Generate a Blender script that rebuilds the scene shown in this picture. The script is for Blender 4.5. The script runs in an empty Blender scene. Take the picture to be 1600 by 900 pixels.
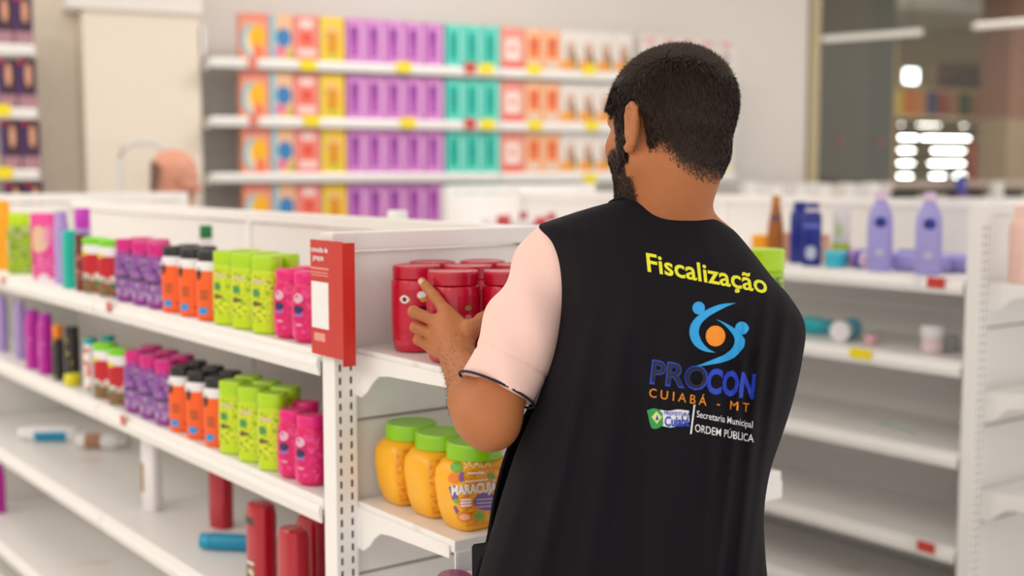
import bpy, bmesh, math, random
import numpy as np
from mathutils import Vector, Matrix
from mathutils.bvhtree import BVHTree
random.seed(7); rng = np.random.default_rng(7)
scene = bpy.context.scene
COL = scene.collection

# ------------------------------------------------------------------ camera
FPX = 1953.0; PITCH = math.radians(5.324); CAM_H = 1.5; A2 = math.radians(52.96)
RT = np.array([math.cos(A2), math.sin(A2), 0.0]); FW = np.array([-math.sin(A2), math.cos(A2), 0.0]); UP = np.array([0, 0, 1.0])
CF = FW*math.cos(PITCH) - UP*math.sin(PITCH); CU = FW*math.sin(PITCH) + UP*math.cos(PITCH); CC = np.array([0, 0, CAM_H])
def ray(px, py): return CF + RT*(px-800)/FPX - CU*(py-450)/FPX
ZS = 1.278
def at(px, py, zc): return CC + ray(px, py)*(zc*ZS)                 # photograph pixel + distance -> point in the shop
def ony(px, py, y): d = ray(px, py); return CC + d*(y/d[1])
def onz(px, py, z): d = ray(px, py); return CC + d*((z-CAM_H)/d[2])
def loc_rf(r, f, z=0.0): return RT*r + FW*f + UP*z

cd = bpy.data.cameras.new('camera'); cam = bpy.data.objects.new('camera', cd); COL.objects.link(cam)
cd.sensor_width = 36; cd.lens = 36*FPX/1600; cd.clip_start = .05; cd.clip_end = 80
m3 = Matrix((Vector(RT), Vector(CU), Vector(-CF))).transposed()
cam.matrix_world = Matrix.Translation(CC) @ m3.to_4x4()
cd.dof.use_dof = True; cd.dof.focus_distance = 1.90; cd.dof.aperture_fstop = 2.1
scene.camera = cam
# ------------------------------------------------------------------ world, light, exposure
w = bpy.data.worlds.new('world'); scene.world = w; w.use_nodes = True
w.node_tree.nodes['Background'].inputs[0].default_value = (1.0, .965, .93, 1); w.node_tree.nodes['Background'].inputs[1].default_value = 1.5
scene.view_settings.view_transform = 'Standard'; scene.view_settings.look = 'None'
scene.view_settings.exposure = -0.52; scene.view_settings.gamma = 1
def area(name, p, sx, sy, power, col=(1, .96, .91), rot=(0, 0, 0)):
    l = bpy.data.lights.new(name, 'AREA'); l.shape = 'RECTANGLE'; l.size = sx; l.size_y = sy; l.energy = power; l.color = col
    o = bpy.data.objects.new(name, l); COL.objects.link(o); o.location = p; o.rotation_euler = rot; return o
WA = math.atan2(*(reversed((math.sin(math.radians(63.9))*RT + math.cos(math.radians(63.9))*FW)[:2])))   # direction of the back wall
for i, (r, f, e) in enumerate(((.7, .9, 7), (-1.3, 3.8, 17), (1.5, 3.4, 5), (3.2, 1.4, 3), (-3.2, 4.4, 33), (.3, 5.6, 50), (2.6, 5.6, 28), (-2.6, .9, 18), (-4.2, 1.6, 44), (-3.3, -.9, 52), (-1.2, -1.6, 38), (-5.0, 3.4, 34))):  # unseen shop lamps; those left of and behind the camera are added fill
    area('ceiling_and_fill_light', loc_rf(r, f, 3.32), 1.25, .62, e, rot=(0, 0, A2))
area('hall_fill_light', loc_rf(4.6, 11.0, 3.3), 2.4, 1.0, 170, (1, .93, .84), (0, 0, WA))  # unseen lamp added to brighten the hall behind the glass

# ------------------------------------------------------------------ materials
MATS = {}
def mat(name, rgb, rough=.5, metal=0.0, var=.06, scale=18.0, bump=0.0, bscale=200.0, spec=.5, coat=0.0, emit=0.0, sheen=0.0):
    if name in MATS: return MATS[name]
    m = bpy.data.materials.new(name); m.use_nodes = True; nt = m.node_tree; b = nt.nodes['Principled BSDF']
    b.inputs['Roughness'].default_value = rough; b.inputs['Metallic'].default_value = metal
    b.inputs['Specular IOR Level'].default_value = spec; b.inputs['Coat Weight'].default_value = coat
    b.inputs['Sheen Weight'].default_value = sheen
    tc = nt.nodes.new('ShaderNodeTexCoord'); n = nt.nodes.new('ShaderNodeTexNoise'); n.inputs['Scale'].default_value = scale
    nt.links.new(tc.outputs['Object'], n.inputs['Vector'])
    mx = nt.nodes.new('ShaderNodeMix'); mx.data_type = 'RGBA'
    mx.inputs['A'].default_value = (*[c*(1-var) for c in rgb], 1); mx.inputs['B'].default_value = (*[min(1, c*(1+var)) for c in rgb], 1)
    nt.links.new(n.outputs['Fac'], mx.inputs['Factor']); nt.links.new(mx.outputs['Result'], b.inputs['Base Color'])
    if bump:
        n2 = nt.nodes.new('ShaderNodeTexNoise'); n2.inputs['Scale'].default_value = bscale; n2.inputs['Detail'].default_value = 4
        nt.links.new(tc.outputs['Object'], n2.inputs['Vector'])
        bp = nt.nodes.new('ShaderNodeBump'); bp.inputs['Strength'].default_value = bump; bp.inputs['Distance'].default_value = .002
        nt.links.new(n2.outputs['Fac'], bp.inputs['Height']); nt.links.new(bp.outputs['Normal'], b.inputs['Normal'])
    if emit:
        b.inputs['Emission Color'].default_value = (*rgb, 1); b.inputs['Emission Strength'].default_value = emit
    MATS[name] = m; return m
def S(r, g, b):                                                # sRGB 0-255 -> linear
    return tuple(((c/255)/12.92 if c/255 <= .04045 else ((c/255+.055)/1.055)**2.4) for c in (r, g, b))
def mat_print(name, cols, scale=40.0, stretch=(1, 1, 1), rough=.35, detail=2.0):   # busy printed artwork out of a few inks
    if name in MATS: return MATS[name]
    m = bpy.data.materials.new(name); m.use_nodes = True; nt = m.node_tree; b = nt.nodes['Principled BSDF']; b.inputs['Roughness'].default_value = rough
    tc = nt.nodes.new('ShaderNodeTexCoord'); mp = nt.nodes.new('ShaderNodeMapping'); mp.inputs['Scale'].default_value = stretch
    n = nt.nodes.new('ShaderNodeTexNoise'); n.inputs['Scale'].default_value = scale; n.inputs['Detail'].default_value = detail
    r = nt.nodes.new('ShaderNodeValToRGB'); r.color_ramp.interpolation = 'CONSTANT'; e = r.color_ramp.elements
    k = len(cols)
    for i, c in enumerate(cols):
        p = 0 if i == 0 else .30 + .40*i/k
        el = e[0] if i == 0 else (e[1] if i == 1 else e.new(p)); el.position = p; el.color = (*c, 1)
    nt.links.new(tc.outputs['Object'], mp.inputs['Vector']); nt.links.new(mp.outputs['Vector'], n.inputs['Vector'])
    nt.links.new(n.outputs['Fac'], r.inputs['Fac']); nt.links.new(r.outputs['Color'], b.inputs['Base Color'])
    MATS[name] = m; return m
def mat_shelf():                                               # white enamel with rusty, tan-stained patches
    m = mat('shelf_enamel', S(243, 240, 237), .38, var=.03, scale=3)
    nt = m.node_tree; b = nt.nodes['Principled BSDF']; old = b.inputs['Base Color'].links[0].from_socket
    tc = nt.nodes.new('ShaderNodeTexCoord'); n = nt.nodes.new('ShaderNodeTexNoise'); n.inputs['Scale'].default_value = 9; n.inputs['Detail'].default_value = 5
    nt.links.new(tc.outputs['Object'], n.inputs['Vector'])
    r = nt.nodes.new('ShaderNodeMapRange'); r.inputs['From Min'].default_value = .64; r.inputs['From Max'].default_value = .80; r.inputs['To Max'].default_value = .45
    nt.links.new(n.outputs['Fac'], r.inputs['Value'])
    mx = nt.nodes.new('ShaderNodeMix'); mx.data_type = 'RGBA'; mx.inputs['B'].default_value = (*S(196, 158, 110), 1)
    nt.links.new(r.outputs['Result'], mx.inputs['Factor']); nt.links.new(old, mx.inputs['A']); nt.links.new(mx.outputs['Result'], b.inputs['Base Color'])
    return m
SHELF = mat_shelf()
WHITE = mat('white_enamel', S(243, 240, 237), .35, var=.02, scale=4)
PANEL = mat('back_panel_enamel', S(236, 233, 229), .5, var=.03, scale=3)
RAIL = mat('price_rail_plastic', S(244, 241, 238), .3, var=.02)
SLOT = mat('slot_shadow_steel', S(62, 58, 54), .7)
REDTAG = mat('red_tag_print', S(205, 62, 52), .45); YTAG = mat('yellow_tag_card', S(244, 222, 20), .45); WTAG = mat('white_tag_card', S(240, 238, 236), .5)

# ------------------------------------------------------------------ mesh helpers
def thing(name, label, cat, p=(0, 0, 0), rz=0.0, group=None):
    o = bpy.data.objects.new(name, None); o.empty_display_size = .05; COL.objects.link(o); o.location = p; o.rotation_euler = (0, 0, rz)
    o['label'] = label; o['category'] = cat
    if group: o['group'] = group
    return o
def tag(o, label, cat, group=None):
    o['label'] = label; o['category'] = cat
    if group: o['group'] = group
    return o
def link(name, me, mats, parent=None, p=(0, 0, 0), smooth=None):
    for m in (mats if isinstance(mats, (list, tuple)) else [mats]): me.materials.append(m)
    if smooth is not None:
        me.polygons.foreach_set('use_smooth', [True]*len(me.polygons))
        if smooth < 179: me.set_sharp_from_angle(angle=math.radians(smooth))
    o = bpy.data.objects.new(name, me); COL.objects.link(o); o.location = p
    if parent: o.parent = parent
    return o
def from_bm(bm, name='m'):
    bmesh.ops.recalc_face_normals(bm, faces=bm.faces); me = bpy.data.meshes.new(name); bm.to_mesh(me); bm.free(); return me
def add_box(bm, x0, x1, y0, y1, z0, z1, mi=0, bev=0.0):
    c = [bm.verts.new(v) for v in ((x0, y0, z0), (x1, y0, z0), (x1, y1, z0), (x0, y1, z0), (x0, y0, z1), (x1, y0, z1), (x1, y1, z1), (x0, y1, z1))]
    fs = [bm.faces.new([c[i] for i in q]) for q in ((0, 3, 2, 1), (4, 5, 6, 7), (0, 1, 5, 4), (1, 2, 6, 5), (2, 3, 7, 6), (3, 0, 4, 7))]
    for f in fs: f.material_index = mi
    if bev: bmesh.ops.bevel(bm, geom=list({e for f in fs for e in f.edges}), offset=bev, segments=2, affect='EDGES', profile=.6)
def box(name, x0, x1, y0, y1, z0, z1, m, parent=None, bev=.002):
    bm = bmesh.new(); c = ((x0+x1)/2, (y0+y1)/2, z0)
    add_box(bm, x0-c[0], x1-c[0], y0-c[1], y1-c[1], 0, z1-z0, 0, bev)
    return link(name, from_bm(bm, name), m, parent, c)
def extrude(name, prof, axis, a, b, m, parent=None, p=(0, 0, 0), smooth=None):   # profile polygon swept straight along one axis
    bm = bmesh.new()
    def pt(u, v, t): return {'x': (t, u, v), 'y': (u, t, v), 'z': (u, v, t)}[axis]
    A = [bm.verts.new(pt(u, v, a)) for u, v in prof]; B = [bm.verts.new(pt(u, v, b)) for u, v in prof]; n = len(prof)
    bm.faces.new(A); bm.faces.new(B[::-1])
    for i in range(n): bm.faces.new((A[i], B[i], B[(i+1) % n], A[(i+1) % n]))
    return link(name, from_bm(bm, name), m, parent, p, smooth)
def ring_pts(rx, ry, n, N, a0=0, a1=2*math.pi, close=True):
    out = []
    for i in range(N):
        t = a0+(a1-a0)*i/(N if close else N-1); c, s = math.cos(t), math.sin(t)
        out.append((rx*math.copysign(abs(c)**(2/n), c), ry*math.copysign(abs(s)**(2/n), s)))
    return out
def loft_me(rings, N=28, cap=True):                             # rings: (z, rx, ry[, exponent])
    bm = bmesh.new(); R = []
    for r in rings:
        n = r[3] if len(r) > 3 else 2
        R.append([bm.verts.new((x, y, r[0])) for x, y in ring_pts(r[1], r[2], n, N)])
    for A, B in zip(R, R[1:]):
        for i in range(N): bm.faces.new((A[i], A[(i+1) % N], B[(i+1) % N], B[i]))
    if cap: bm.faces.new(R[0][::-1]); bm.faces.new(R[-1])
    return from_bm(bm, 'loft')
def loft(name, rings, m, parent=None, p=(0, 0, 0), N=28, smooth=35): return link(name, loft_me(rings, N), m, parent, p, smooth)
def wrap(name, rings, deg, m, parent=None, N=16, off=.0007, face=-90, p=(0, 0, 0)):   # label glued around the front of a lofted body
    bm = bmesh.new(); R = []; a0 = math.radians(face-deg/2); a1 = math.radians(face+deg/2)
    for r in rings:
        n = r[3] if len(r) > 3 else 2
        R.append([bm.verts.new((x, y, r[0])) for x, y in ring_pts(r[1]+off, r[2]+off, n, N, a0, a1, False)])
    for A, B in zip(R, R[1:]):
        for i in range(N-1): bm.faces.new((A[i], A[i+1], B[i+1], B[i]))
    return link(name, from_bm(bm, name), m, parent, p, 60)
def tube_me(pts, r, N=10):
    bm = bmesh.new(); pts = [Vector(p) for p in pts]; R = []
    for i, p in enumerate(pts):
        t = (pts[min(i+1, len(pts)-1)]-pts[max(i-1, 0)]).normalized(); a = Vector((0, 0, 1)) if abs(t.z) < .9 else Vector((1, 0, 0))
        u = t.cross(a).normalized(); v = t.cross(u); rr = r[i] if isinstance(r, (list, tuple)) else r
        R.append([bm.verts.new(p+(u*math.cos(2*math.pi*k/N)+v*math.sin(2*math.pi*k/N))*rr) for k in range(N)])
    for A, B in zip(R, R[1:]):
        for i in range(N): bm.faces.new((A[i], A[(i+1) % N], B[(i+1) % N], B[i]))
    bm.faces.new(R[0][::-1]); bm.faces.new(R[-1]); return from_bm(bm, 'tube')
def dup(root, p, rz=None, label=None, group=None, rot=None):
    r = root.copy(); COL.objects.link(r); r.location = p
    if rz is not None: r.rotation_euler = (0, 0, rz)
    if rot is not None: r.rotation_euler = rot
    if label: r['label'] = label
    if group: r['group'] = group
    for ch in root.children:
        c = ch.copy(); COL.objects.link(c); c.parent = r
        for g in ch.children:
            d = g.copy(); COL.objects.link(d); d.parent = c
    return r
ORD = ['first', 'second', 'third', 'fourth', 'fifth', 'sixth', 'seventh', 'eighth', 'ninth', 'tenth', 'eleventh', 'twelfth', 'thirteenth', 'fourteenth']
class Kind:                                                     # a product: built once, then copied
    def __init__(s, build): s.build = build; s.proto = None
    def put(s, p, label, group=None, rz=0.0, rot=None):
        p = (float(p[0]), float(p[1]), float(p[2])+.0008)
        if s.proto is None:
            s.proto = s.build(label); o = s.proto; o.location = p
            o.rotation_euler = rot if rot is not None else (0, 0, rz)
            if group: o['group'] = group
            return o
        return dup(s.proto, p, rz, label, group, rot)

# ================================================================== setting: room shell (laid out in the back wall's own frame)
EX = math.sin(math.radians(63.9))*RT + math.cos(math.radians(63.9))*FW
EY = -math.cos(math.radians(63.9))*RT + math.sin(math.radians(63.9))*FW
WO = loc_rf(-.854, 6.7)
def wl(px, y=0.0):                                              # photograph column -> distance along the wall at depth y behind the shelf fronts
    a = np.array([(px-800)/(FPX/math.cos(PITCH)), 1.0]); d = RT*a[0]+FW*a[1]
    o = WO+EY*y; n = np.cross(EX, UP); t = np.dot(o, n)/np.dot(d, n); return float(np.dot(d*t-WO, EX))
def wp(s, y, z=0.0): return WO+EX*s+EY*y+UP*z
def zat(px, py, y):                                             # height of a photograph point at depth y behind the shelf fronts
    p = wp(wl(px, y), y); zf = float(np.dot(p-CC, FW)); d = ray(px, py); return CAM_H+d[2]*zf/float(np.dot(d, FW))
CREAM = mat('cream_wall_paint', S(236, 225, 209), .7, var=.015, scale=2, bump=.05)
WWALL = mat('white_wall_paint', S(236, 230, 224), .7, var=.015, scale=2, bump=.05)
TILE = mat('pale_floor_tile', S(232, 229, 224), .25, var=.05, scale=3)
CEIL = mat('white_ceiling_tile', S(240, 238, 235), .9, var=.02)
def struct(name, x0, x1, y0, y1, z0, z1, m, bev=.004):
    o = box(name, x0, x1, y0, y1, z0, z1, m, None, bev); c = Vector(o.location)
    o.location = wp(c.x, c.y, c.z); o.rotation_euler = (0, 0, WA); o['kind'] = 'structure'; return o
SW = wl(1262, .42)                                             # where the glazing starts
struct('floor', -8, 11, -7.8, 10, -.1, 0, TILE)
struct('ceiling', -8, 11, -7.8, 10, 3.4, 3.5, CEIL)
struct('wall_back', -8, SW-.02, .42, .57, 0, 3.4, WWALL)
struct('wall_left', -8, -7.85, -7.8, .42, 0, 3.4, CREAM)
struct('wall_hall_blocker', 10.8, 10.95, .57, 9.4, 0, 3.4, mat('olive_far_wall', S(196, 178, 140), .8))  # unseen wall added to keep world light out of the hall
struct('wall_far', -1, 11, 9.4, 9.55, 0, 3.4, mat('olive_far_wall', S(196, 178, 140), .8))
S133, S318 = wl(136, .12), wl(317, .12)
struct('trim_column', S133, S318, .12, .42, 0, 3.4, CREAM)
struct('trim_pilaster', wl(40, .3), S133-.002, .34, .42, 0, 3.4, mat('warm_wall_paint', S(238, 226, 208), .7))
struct('trim_soffit', wl(112, .09), S318+.01, .09, .42, zat(200, 16, .09), 3.0, WWALL)
# glazed opening to the entrance hall
gm = bpy.data.materials.new('shop_glass'); gm.use_nodes = True; nt = gm.node_tree; nt.nodes.remove(nt.nodes['Principled BSDF'])
tr = nt.nodes.new('ShaderNodeBsdfTransparent'); tr.inputs[0].default_value = (.93, .95, .94, 1); gl = nt.nodes.new('ShaderNodeBsdfGlossy'); gl.inputs['Roughness'].default_value = .02
ms = nt.nodes.new('ShaderNodeMixShader'); ms.inputs[0].default_value = .035; nt.links.new(tr.outputs[0], ms.inputs[1]); nt.links.new(gl.outputs[0], ms.inputs[2])
nt.links.new(ms.outputs[0], nt.nodes['Material Output'].inputs[0])
FRAME = mat('tan_window_frame', S(206, 188, 152), .5)
win = struct('window_1', SW, SW+.07, .40, .56, 0, 3.4, FRAME)
def wpart(name, x0, x1, y0, y1, z0, z1, m):
    o = box(name, x0, x1, y0, y1, z0, z1, m, None, .002); c = Vector(o.location)
    o.parent = win; o.location = Vector((c.x-(SW+.035), c.y-.48, c.z)); return o
wpart('glass_pane', SW+.07, SW+5.4, .475, .485, .06, 3.3, gm)
wpart('bottom_rail', SW+.07, SW+5.4, .44, .52, 0, .06, FRAME); wpart('top_rail', SW+.07, SW+5.4, .44, .52, 3.3, 3.4, FRAME)

# ---- entrance hall seen through the glass
DARK = mat('dark_grey_cladding', S(112, 101, 88), .6, var=.04, scale=1.5)
k0, k1 = wl(1279, 1.0), wl(1394, 1.0)
pt_ = thing('partition_wall', 'dark grey floor-to-ceiling partition behind the glass', 'partition', wp((k0+k1)/2, 1.0), WA)
box('cladding_board', k0-(k0+k1)/2-.05, .12, 0, .12, 0, 3.3, DARK, pt_); box('cladding_board', .122, k1-(k0+k1)/2, 0, .12, 0, 3.3, mat('grey_green_cladding', S(98, 94, 84), .6), pt_)
for dx in (-.18, .22): loft('indicator', [(-.02, .02, .02), (.02, .02, .02)], REDTAG, pt_, (dx, -.006, 1.72), 12)
k2 = wl(1573, 3.0)
bw_ = thing('brown_pillar', 'brown pillar at the right behind the glass', 'pillar', wp(k2+.8, 3.0), WA)
box('pillar_shaft', -.8, .9, 0, .4, 0, 2.05, mat('brown_paint', S(140, 118, 90), .6), bw_); box('pillar_head', -.8, .9, -.01, .4, 2.05, 3.4, mat('red_brown_paint', S(122, 82, 62), .6), bw_)
# slatted roller shutter of the entrance, glowing strips added in its gaps
SY = 5.0
GLOW = mat('strip_glow', (1.0, .98, .93), .5, emit=40.0)
sh = thing('roller_shutter', 'dark slatted roller shutter with added glowing strips in its gaps', 'shutter', wp(wl(1394, SY), SY), WA)
s0, s1 = 0.0, wl(1576, SY)-wl(1394, SY)
ztop, zbot = zat(1480, 185, SY), zat(1480, 287, SY); pitch = (zat(1480, 216, SY)-zat(1480, 275, SY))/3; za = zat(1480, 275, SY)
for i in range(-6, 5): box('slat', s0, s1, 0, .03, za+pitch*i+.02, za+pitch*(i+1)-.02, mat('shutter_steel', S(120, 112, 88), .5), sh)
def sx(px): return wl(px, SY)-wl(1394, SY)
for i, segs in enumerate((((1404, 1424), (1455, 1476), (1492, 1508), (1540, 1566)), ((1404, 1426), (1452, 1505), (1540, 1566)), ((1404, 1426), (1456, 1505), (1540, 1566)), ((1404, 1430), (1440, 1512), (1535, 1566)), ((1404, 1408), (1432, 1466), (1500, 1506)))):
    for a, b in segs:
        box('glow_strip', sx(a), sx(b), -.004, .004, za+pitch*i-.006 , za+pitch*i+.006, GLOW, sh, 0) if i < 4 else box('glow_strip', sx(a), sx(b), -.004, .004, za+pitch*i-.005, za+pitch*i+.005, mat('dim_strip_glow', (1, .93, .84), .5, emit=16.0), sh, 0)
ls = thing('light_box', 'small bright white light box high behind the glass', 'lamp', wp(wl(1419, 4.6), 4.6, zat(1419, 119, 4.6)), WA)
box('housing', -.11, .11, 0, .05, -.09, .09, WHITE, ls); box('lit_face', -.10, .10, -.006, 0, -.075, .075, mat('white_lit_face', (.95, 1, 1), .5, emit=9.0), ls)
hs = thing('banner', 'orange red banner standing before the shutter', 'banner', wp(wl(1524, 4.86), 4.86, 0), WA)
zt = zat(1524, 222, 4.86); box('banner_cloth', -.09, .09, -.01, .01, .9, zt, mat('orange_red_cloth', S(196, 78, 30), .7), hs); box('pole', -.012, .012, .012, .03, 0, zt, DARK, hs); box('foot', -.2, .2, -.12, .14, 0, .02, DARK, hs)
# shelf of packets above the shutter
PY = 4.4; zs = zat(1480, 180, PY)
ps = thing('packet_shelf', 'pale timber shelf of packets above the shutter', 'shelf', wp(wl(1394, PY), PY), WA)
L = wl(1572, PY)-wl(1394, PY)
box('shelf_board', 0, L, 0, .3, zs-.03, zs, mat('pale_timber', S(214, 176, 120), .6), ps); zs2 = zat(1480, 137, PY); box('shelf_board', 0, L, 0, .3, zs2-.02, zs2, mat('pale_timber', S(214, 176, 120), .6), ps)
for sx_ in (0, L-.03): box('side_panel', sx_, sx_+.03, 0, .3, 0, zs2+.5, mat('pale_timber', S(214, 176, 120), .6), ps)
cols = [('yellow', (214, 190, 60)), ('orange', (226, 120, 40)), ('tan', (226, 150, 80)), ('blue', (70, 96, 150)), ('red', (206, 92, 60)), ('cream', (226, 170, 110)), ('green', (64, 120, 52)), ('peach', (230, 170, 110)), ('navy', (80, 80, 150)), ('crimson', (180, 58, 44))]
pw = L/len(cols)
for i, (n, c) in enumerate(cols):
    o = box('packet', -pw*.38, pw*.38, -.05, .05, 0, (zs2-zs)*.86, mat('packet_'+n, S(*c), .5), None, .006); o.location = wp(wl(1394, PY)+.035+(L-.07)/len(cols)*(i+.5), PY+.1, zs+.001); o.rotation_euler = (0, 0, WA)
    tag(o, f'{n} packet, {ORD[i]} from the left on the shelf above the shutter', 'packet', 'packets above the shutter')
for i in range(6):
    o = box('bag', -.058, .058, -.04, .04, 0, .3, mat_print('bag_print_'+str(i % 3), [S(92, 80, 64), S(150, 120, 84), S(70, 66, 80)], 9, (3, 1, 1)), None, .02); o.location = wp(wl(1472+17*i, PY), PY+.12, zs2+.001); o.rotation_euler = (0, .0, WA)
    tag(o, f'dark patterned bag, {ORD[i]} from the left on the topmost board above the shutter', 'bag', 'bags above the shutter')
for nm, a, b, lab in ((0, (1282, 61), (1432, 50), 'pinkish tube lamp hanging before the grey partition'), (1, (1514, 41), (1640, 31), 'pinkish tube lamp hanging at the right behind the glass')):
    A, B = [wp(wl(q[0], .8), .8, zat(q[0], q[1], .8)) for q in (a, b)]
    mid = (A+B)/2; t = thing('tube_lamp', lab, 'lamp', mid)
    link('tube', tube_me([A-mid, B-mid], .024), mat('tube_lamp_glow', (1.0, .86, .80), .4, emit=.5), t, smooth=40)
    for q in (A, B): qq = q*.8+mid*.2; link('cord', tube_me([qq-mid, qq-mid+UP*(3.4-qq[2])], .003, 6), DARK, t)

# ================================================================== gondola shelving
def bracket(bm, L, h, y, t=.004, s=1):                           # stamped shelf bracket: deep at the post, curving up to a thin arm; s=+1 runs towards +X
    pr = [(0, .0), (0, -h), (.022, -h-.002), (.045, -h+.012), (.062, -h*.62), (.085, -h*.42), (.12, -h*.36), (L, -.022), (L, 0)]
    A = [bm.verts.new((s*x, y, z)) for x, z in pr]; B = [bm.verts.new((s*x, y+t, z)) for x, z in pr]; n = len(pr)
    bm.faces.new(A); bm.faces.new(B[::-1])
    for i in range(n): bm.faces.new((A[i], B[i], B[(i+1) % n], A[(i+1) % n]))
def shelf_x(par, x0, x1, yf, yb, z):                             # shelf running along X, its price rail on the edge yf
    s = 1 if yb > yf else -1
    sh = box('shelf', x0+.002, x1-.002, min(yf, yb), max(yf, yb), z-.022, z, SHELF, par, .003); c = Vector(sh.location)
    yy = [yf-c.y+s*.0, yf-c.y-s*.006, yf-c.y-s*.010, yf-c.y-s*.003, yf-c.y+s*.0]; zz = [.008, .008, -.004, -.026, -.026]
    r = extrude('price_rail', list(zip(yy, zz)), 'x', x0+.004-c.x, x1-.004-c.x, RAIL, sh); return sh
def shelf_tag(sh, x, yf, w, h, m, z=0.0, name='price_tag'):
    c = Vector(sh.location)
    bm = bmesh.new(); add_box(bm, x-c.x-w/2, x-c.x+w/2, yf-c.y-.0135, yf-c.y-.0115, .012-h/2+z, .012+h/2+z, 0, .0)
    return link(name, from_bm(bm), m, sh)
slot_me = None
def gondola(label, x0, x1, y0, y1, zt, front, bays, ends, groupslots=True, lip=.0):
    t = thing('gondola_shelving', label, 'shelving', ((x0+x1)/2, (y0+y1)/2, 0)); ox, oy = (x0+x1)/2, (y0+y1)/2
    def b(n, X0, X1, Y0, Y1, Z0, Z1, m, bev=.002): return box(n, X0-ox, X1-ox, Y0-oy, Y1-oy, Z0, Z1, m, t, bev)
    ym = (y0+y1)/2
    b('plinth', x0+.04, x1-.04, y0+.03, y1-.03, 0, .088, PANEL)
    for i in range(len(bays)-1):                                  # spine panels, bay by bay, in three lifts with open joints
        for za, zb in ((.12, .60), (.604, 1.02), (1.024, zt-.034)): b('back_panel', max(bays[i]+.006, x0+.04), min(bays[i+1]-.006, x1-.04), ym-.012, ym+.012, za, zb, PANEL, .001)
        b('top_rail', max(bays[i]+.003, x0+.04), min(bays[i+1]-.003, x1-.04), ym-.02, ym+.02, zt-.03, zt, WHITE, .003)
    for X in bays[1:-1]: b('upright', X-.014, X+.014, ym-.018, ym+.018, .12, zt-.002, WHITE)
    for X, sgn, zE in ((x0, -1, zt+.028), (x1, 1, zt)):              # end frames
        for Y in (y0, y1-.047):
            u = b('upright', min(X, X-sgn*.047), max(X, X-sgn*.047), Y, Y+.047, 0, zE, WHITE, .002)
            if sgn > 0 and Y == y0:
                global slot_me
                if slot_me is None:
                    bm = bmesh.new(); add_box(bm, -.0006, .0004, -.0022, .0022, -.0066, .0066); slot_me = from_bm(bm, 'slot'); slot_me.materials.append(SLOT)
                c = Vector(u.location)
                for q in range(44):
                    for yy in (-.0125, .0105):
                        z_ = .28+q*.0245
                        if z_ < zE-.02:
                            o = bpy.data.objects.new('slot', slot_me); COL.objects.link(o); o.parent = u; o.location = (.0236, yy, z_)
        Z = [.12, .43, .73, 1.03, zE-.036]; xe = X-sgn*.047
        for za, zb in zip(Z, Z[1:]): b('end_panel', min(xe, xe+sgn*.022), max(xe, xe+sgn*.022), y0+.048, y1-.048, za+.003, zb-.003, PANEL if za < 1 else WHITE, .002)
        b('end_rail', min(xe, xe+sgn*.034), max(xe, xe+sgn*.034), y0+.048, y1-.048, zE-.034, zE, WHITE, .003)
    SH = {}
    for k, z in enumerate(front):
        for i in range(len(bays)-1):
            a, c = max(bays[i], x0+.048), min(bays[i+1], x1-.050)
            SH[k, i] = shelf_x(t, a-ox, c-ox, y0-oy+.0, ym-.03-oy, z); shelf_x(t, a-ox, c-ox, y1-oy, ym+.03-oy, z)
    for k, (z, dx) in enumerate(ends):                               # end-cap shelves on the near end
        xa, xb = x1-.012, x1+dx
        s = b('end_shelf', xa, xb, y0+.048, y1-.051, z-.022, z, SHELF, .003)
        c = Vector(s.location); bm = bmesh.new(); add_box(bm, xb-ox-c.x-.001, xb-ox-c.x+.003, -(y1-y0)/2+.0495, (y1-y0)/2-.0495, -.034, .003, 0, .001); link('price_rail', from_bm(bm), RAIL, s)
        for Y in (y0+.0445, y1-.0515):
            bm = bmesh.new(); bracket(bm, dx-.01, .078, 0); link('bracket', from_bm(bm), WHITE, t, (x1-.002-ox, Y-oy, z-.010))
        SH['end', k] = s
    return t, SH, (ox, oy)
XE = -2.02; YF = 1.114; YB = 2.036; YS = 1.165
ZL = [1.166, .882, .578, .245]
gl_, GL, GO = gondola('white double-sided gondola shelving at the left holding shampoos', -4.95, XE, YF, YB, 1.388, ZL, [-4.95, -3.323, XE], [(1.172, .32), (.88, .32), (.575, .32), (.245, .32)])
XE2 = -2.10; YF2 = 3.314; YB2 = 4.236
ZR = [1.18, .931, .652, .357, .12]
gr_, GR, GO2 = gondola('white half-empty gondola shelving at the right holding body lotions', -4.95, XE2, YF2, YB2, 1.405, ZR, [-4.95, -3.55, XE2], [(1.172, .30), (.845, .30), (.54, .30), (.2, .30)])
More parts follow.
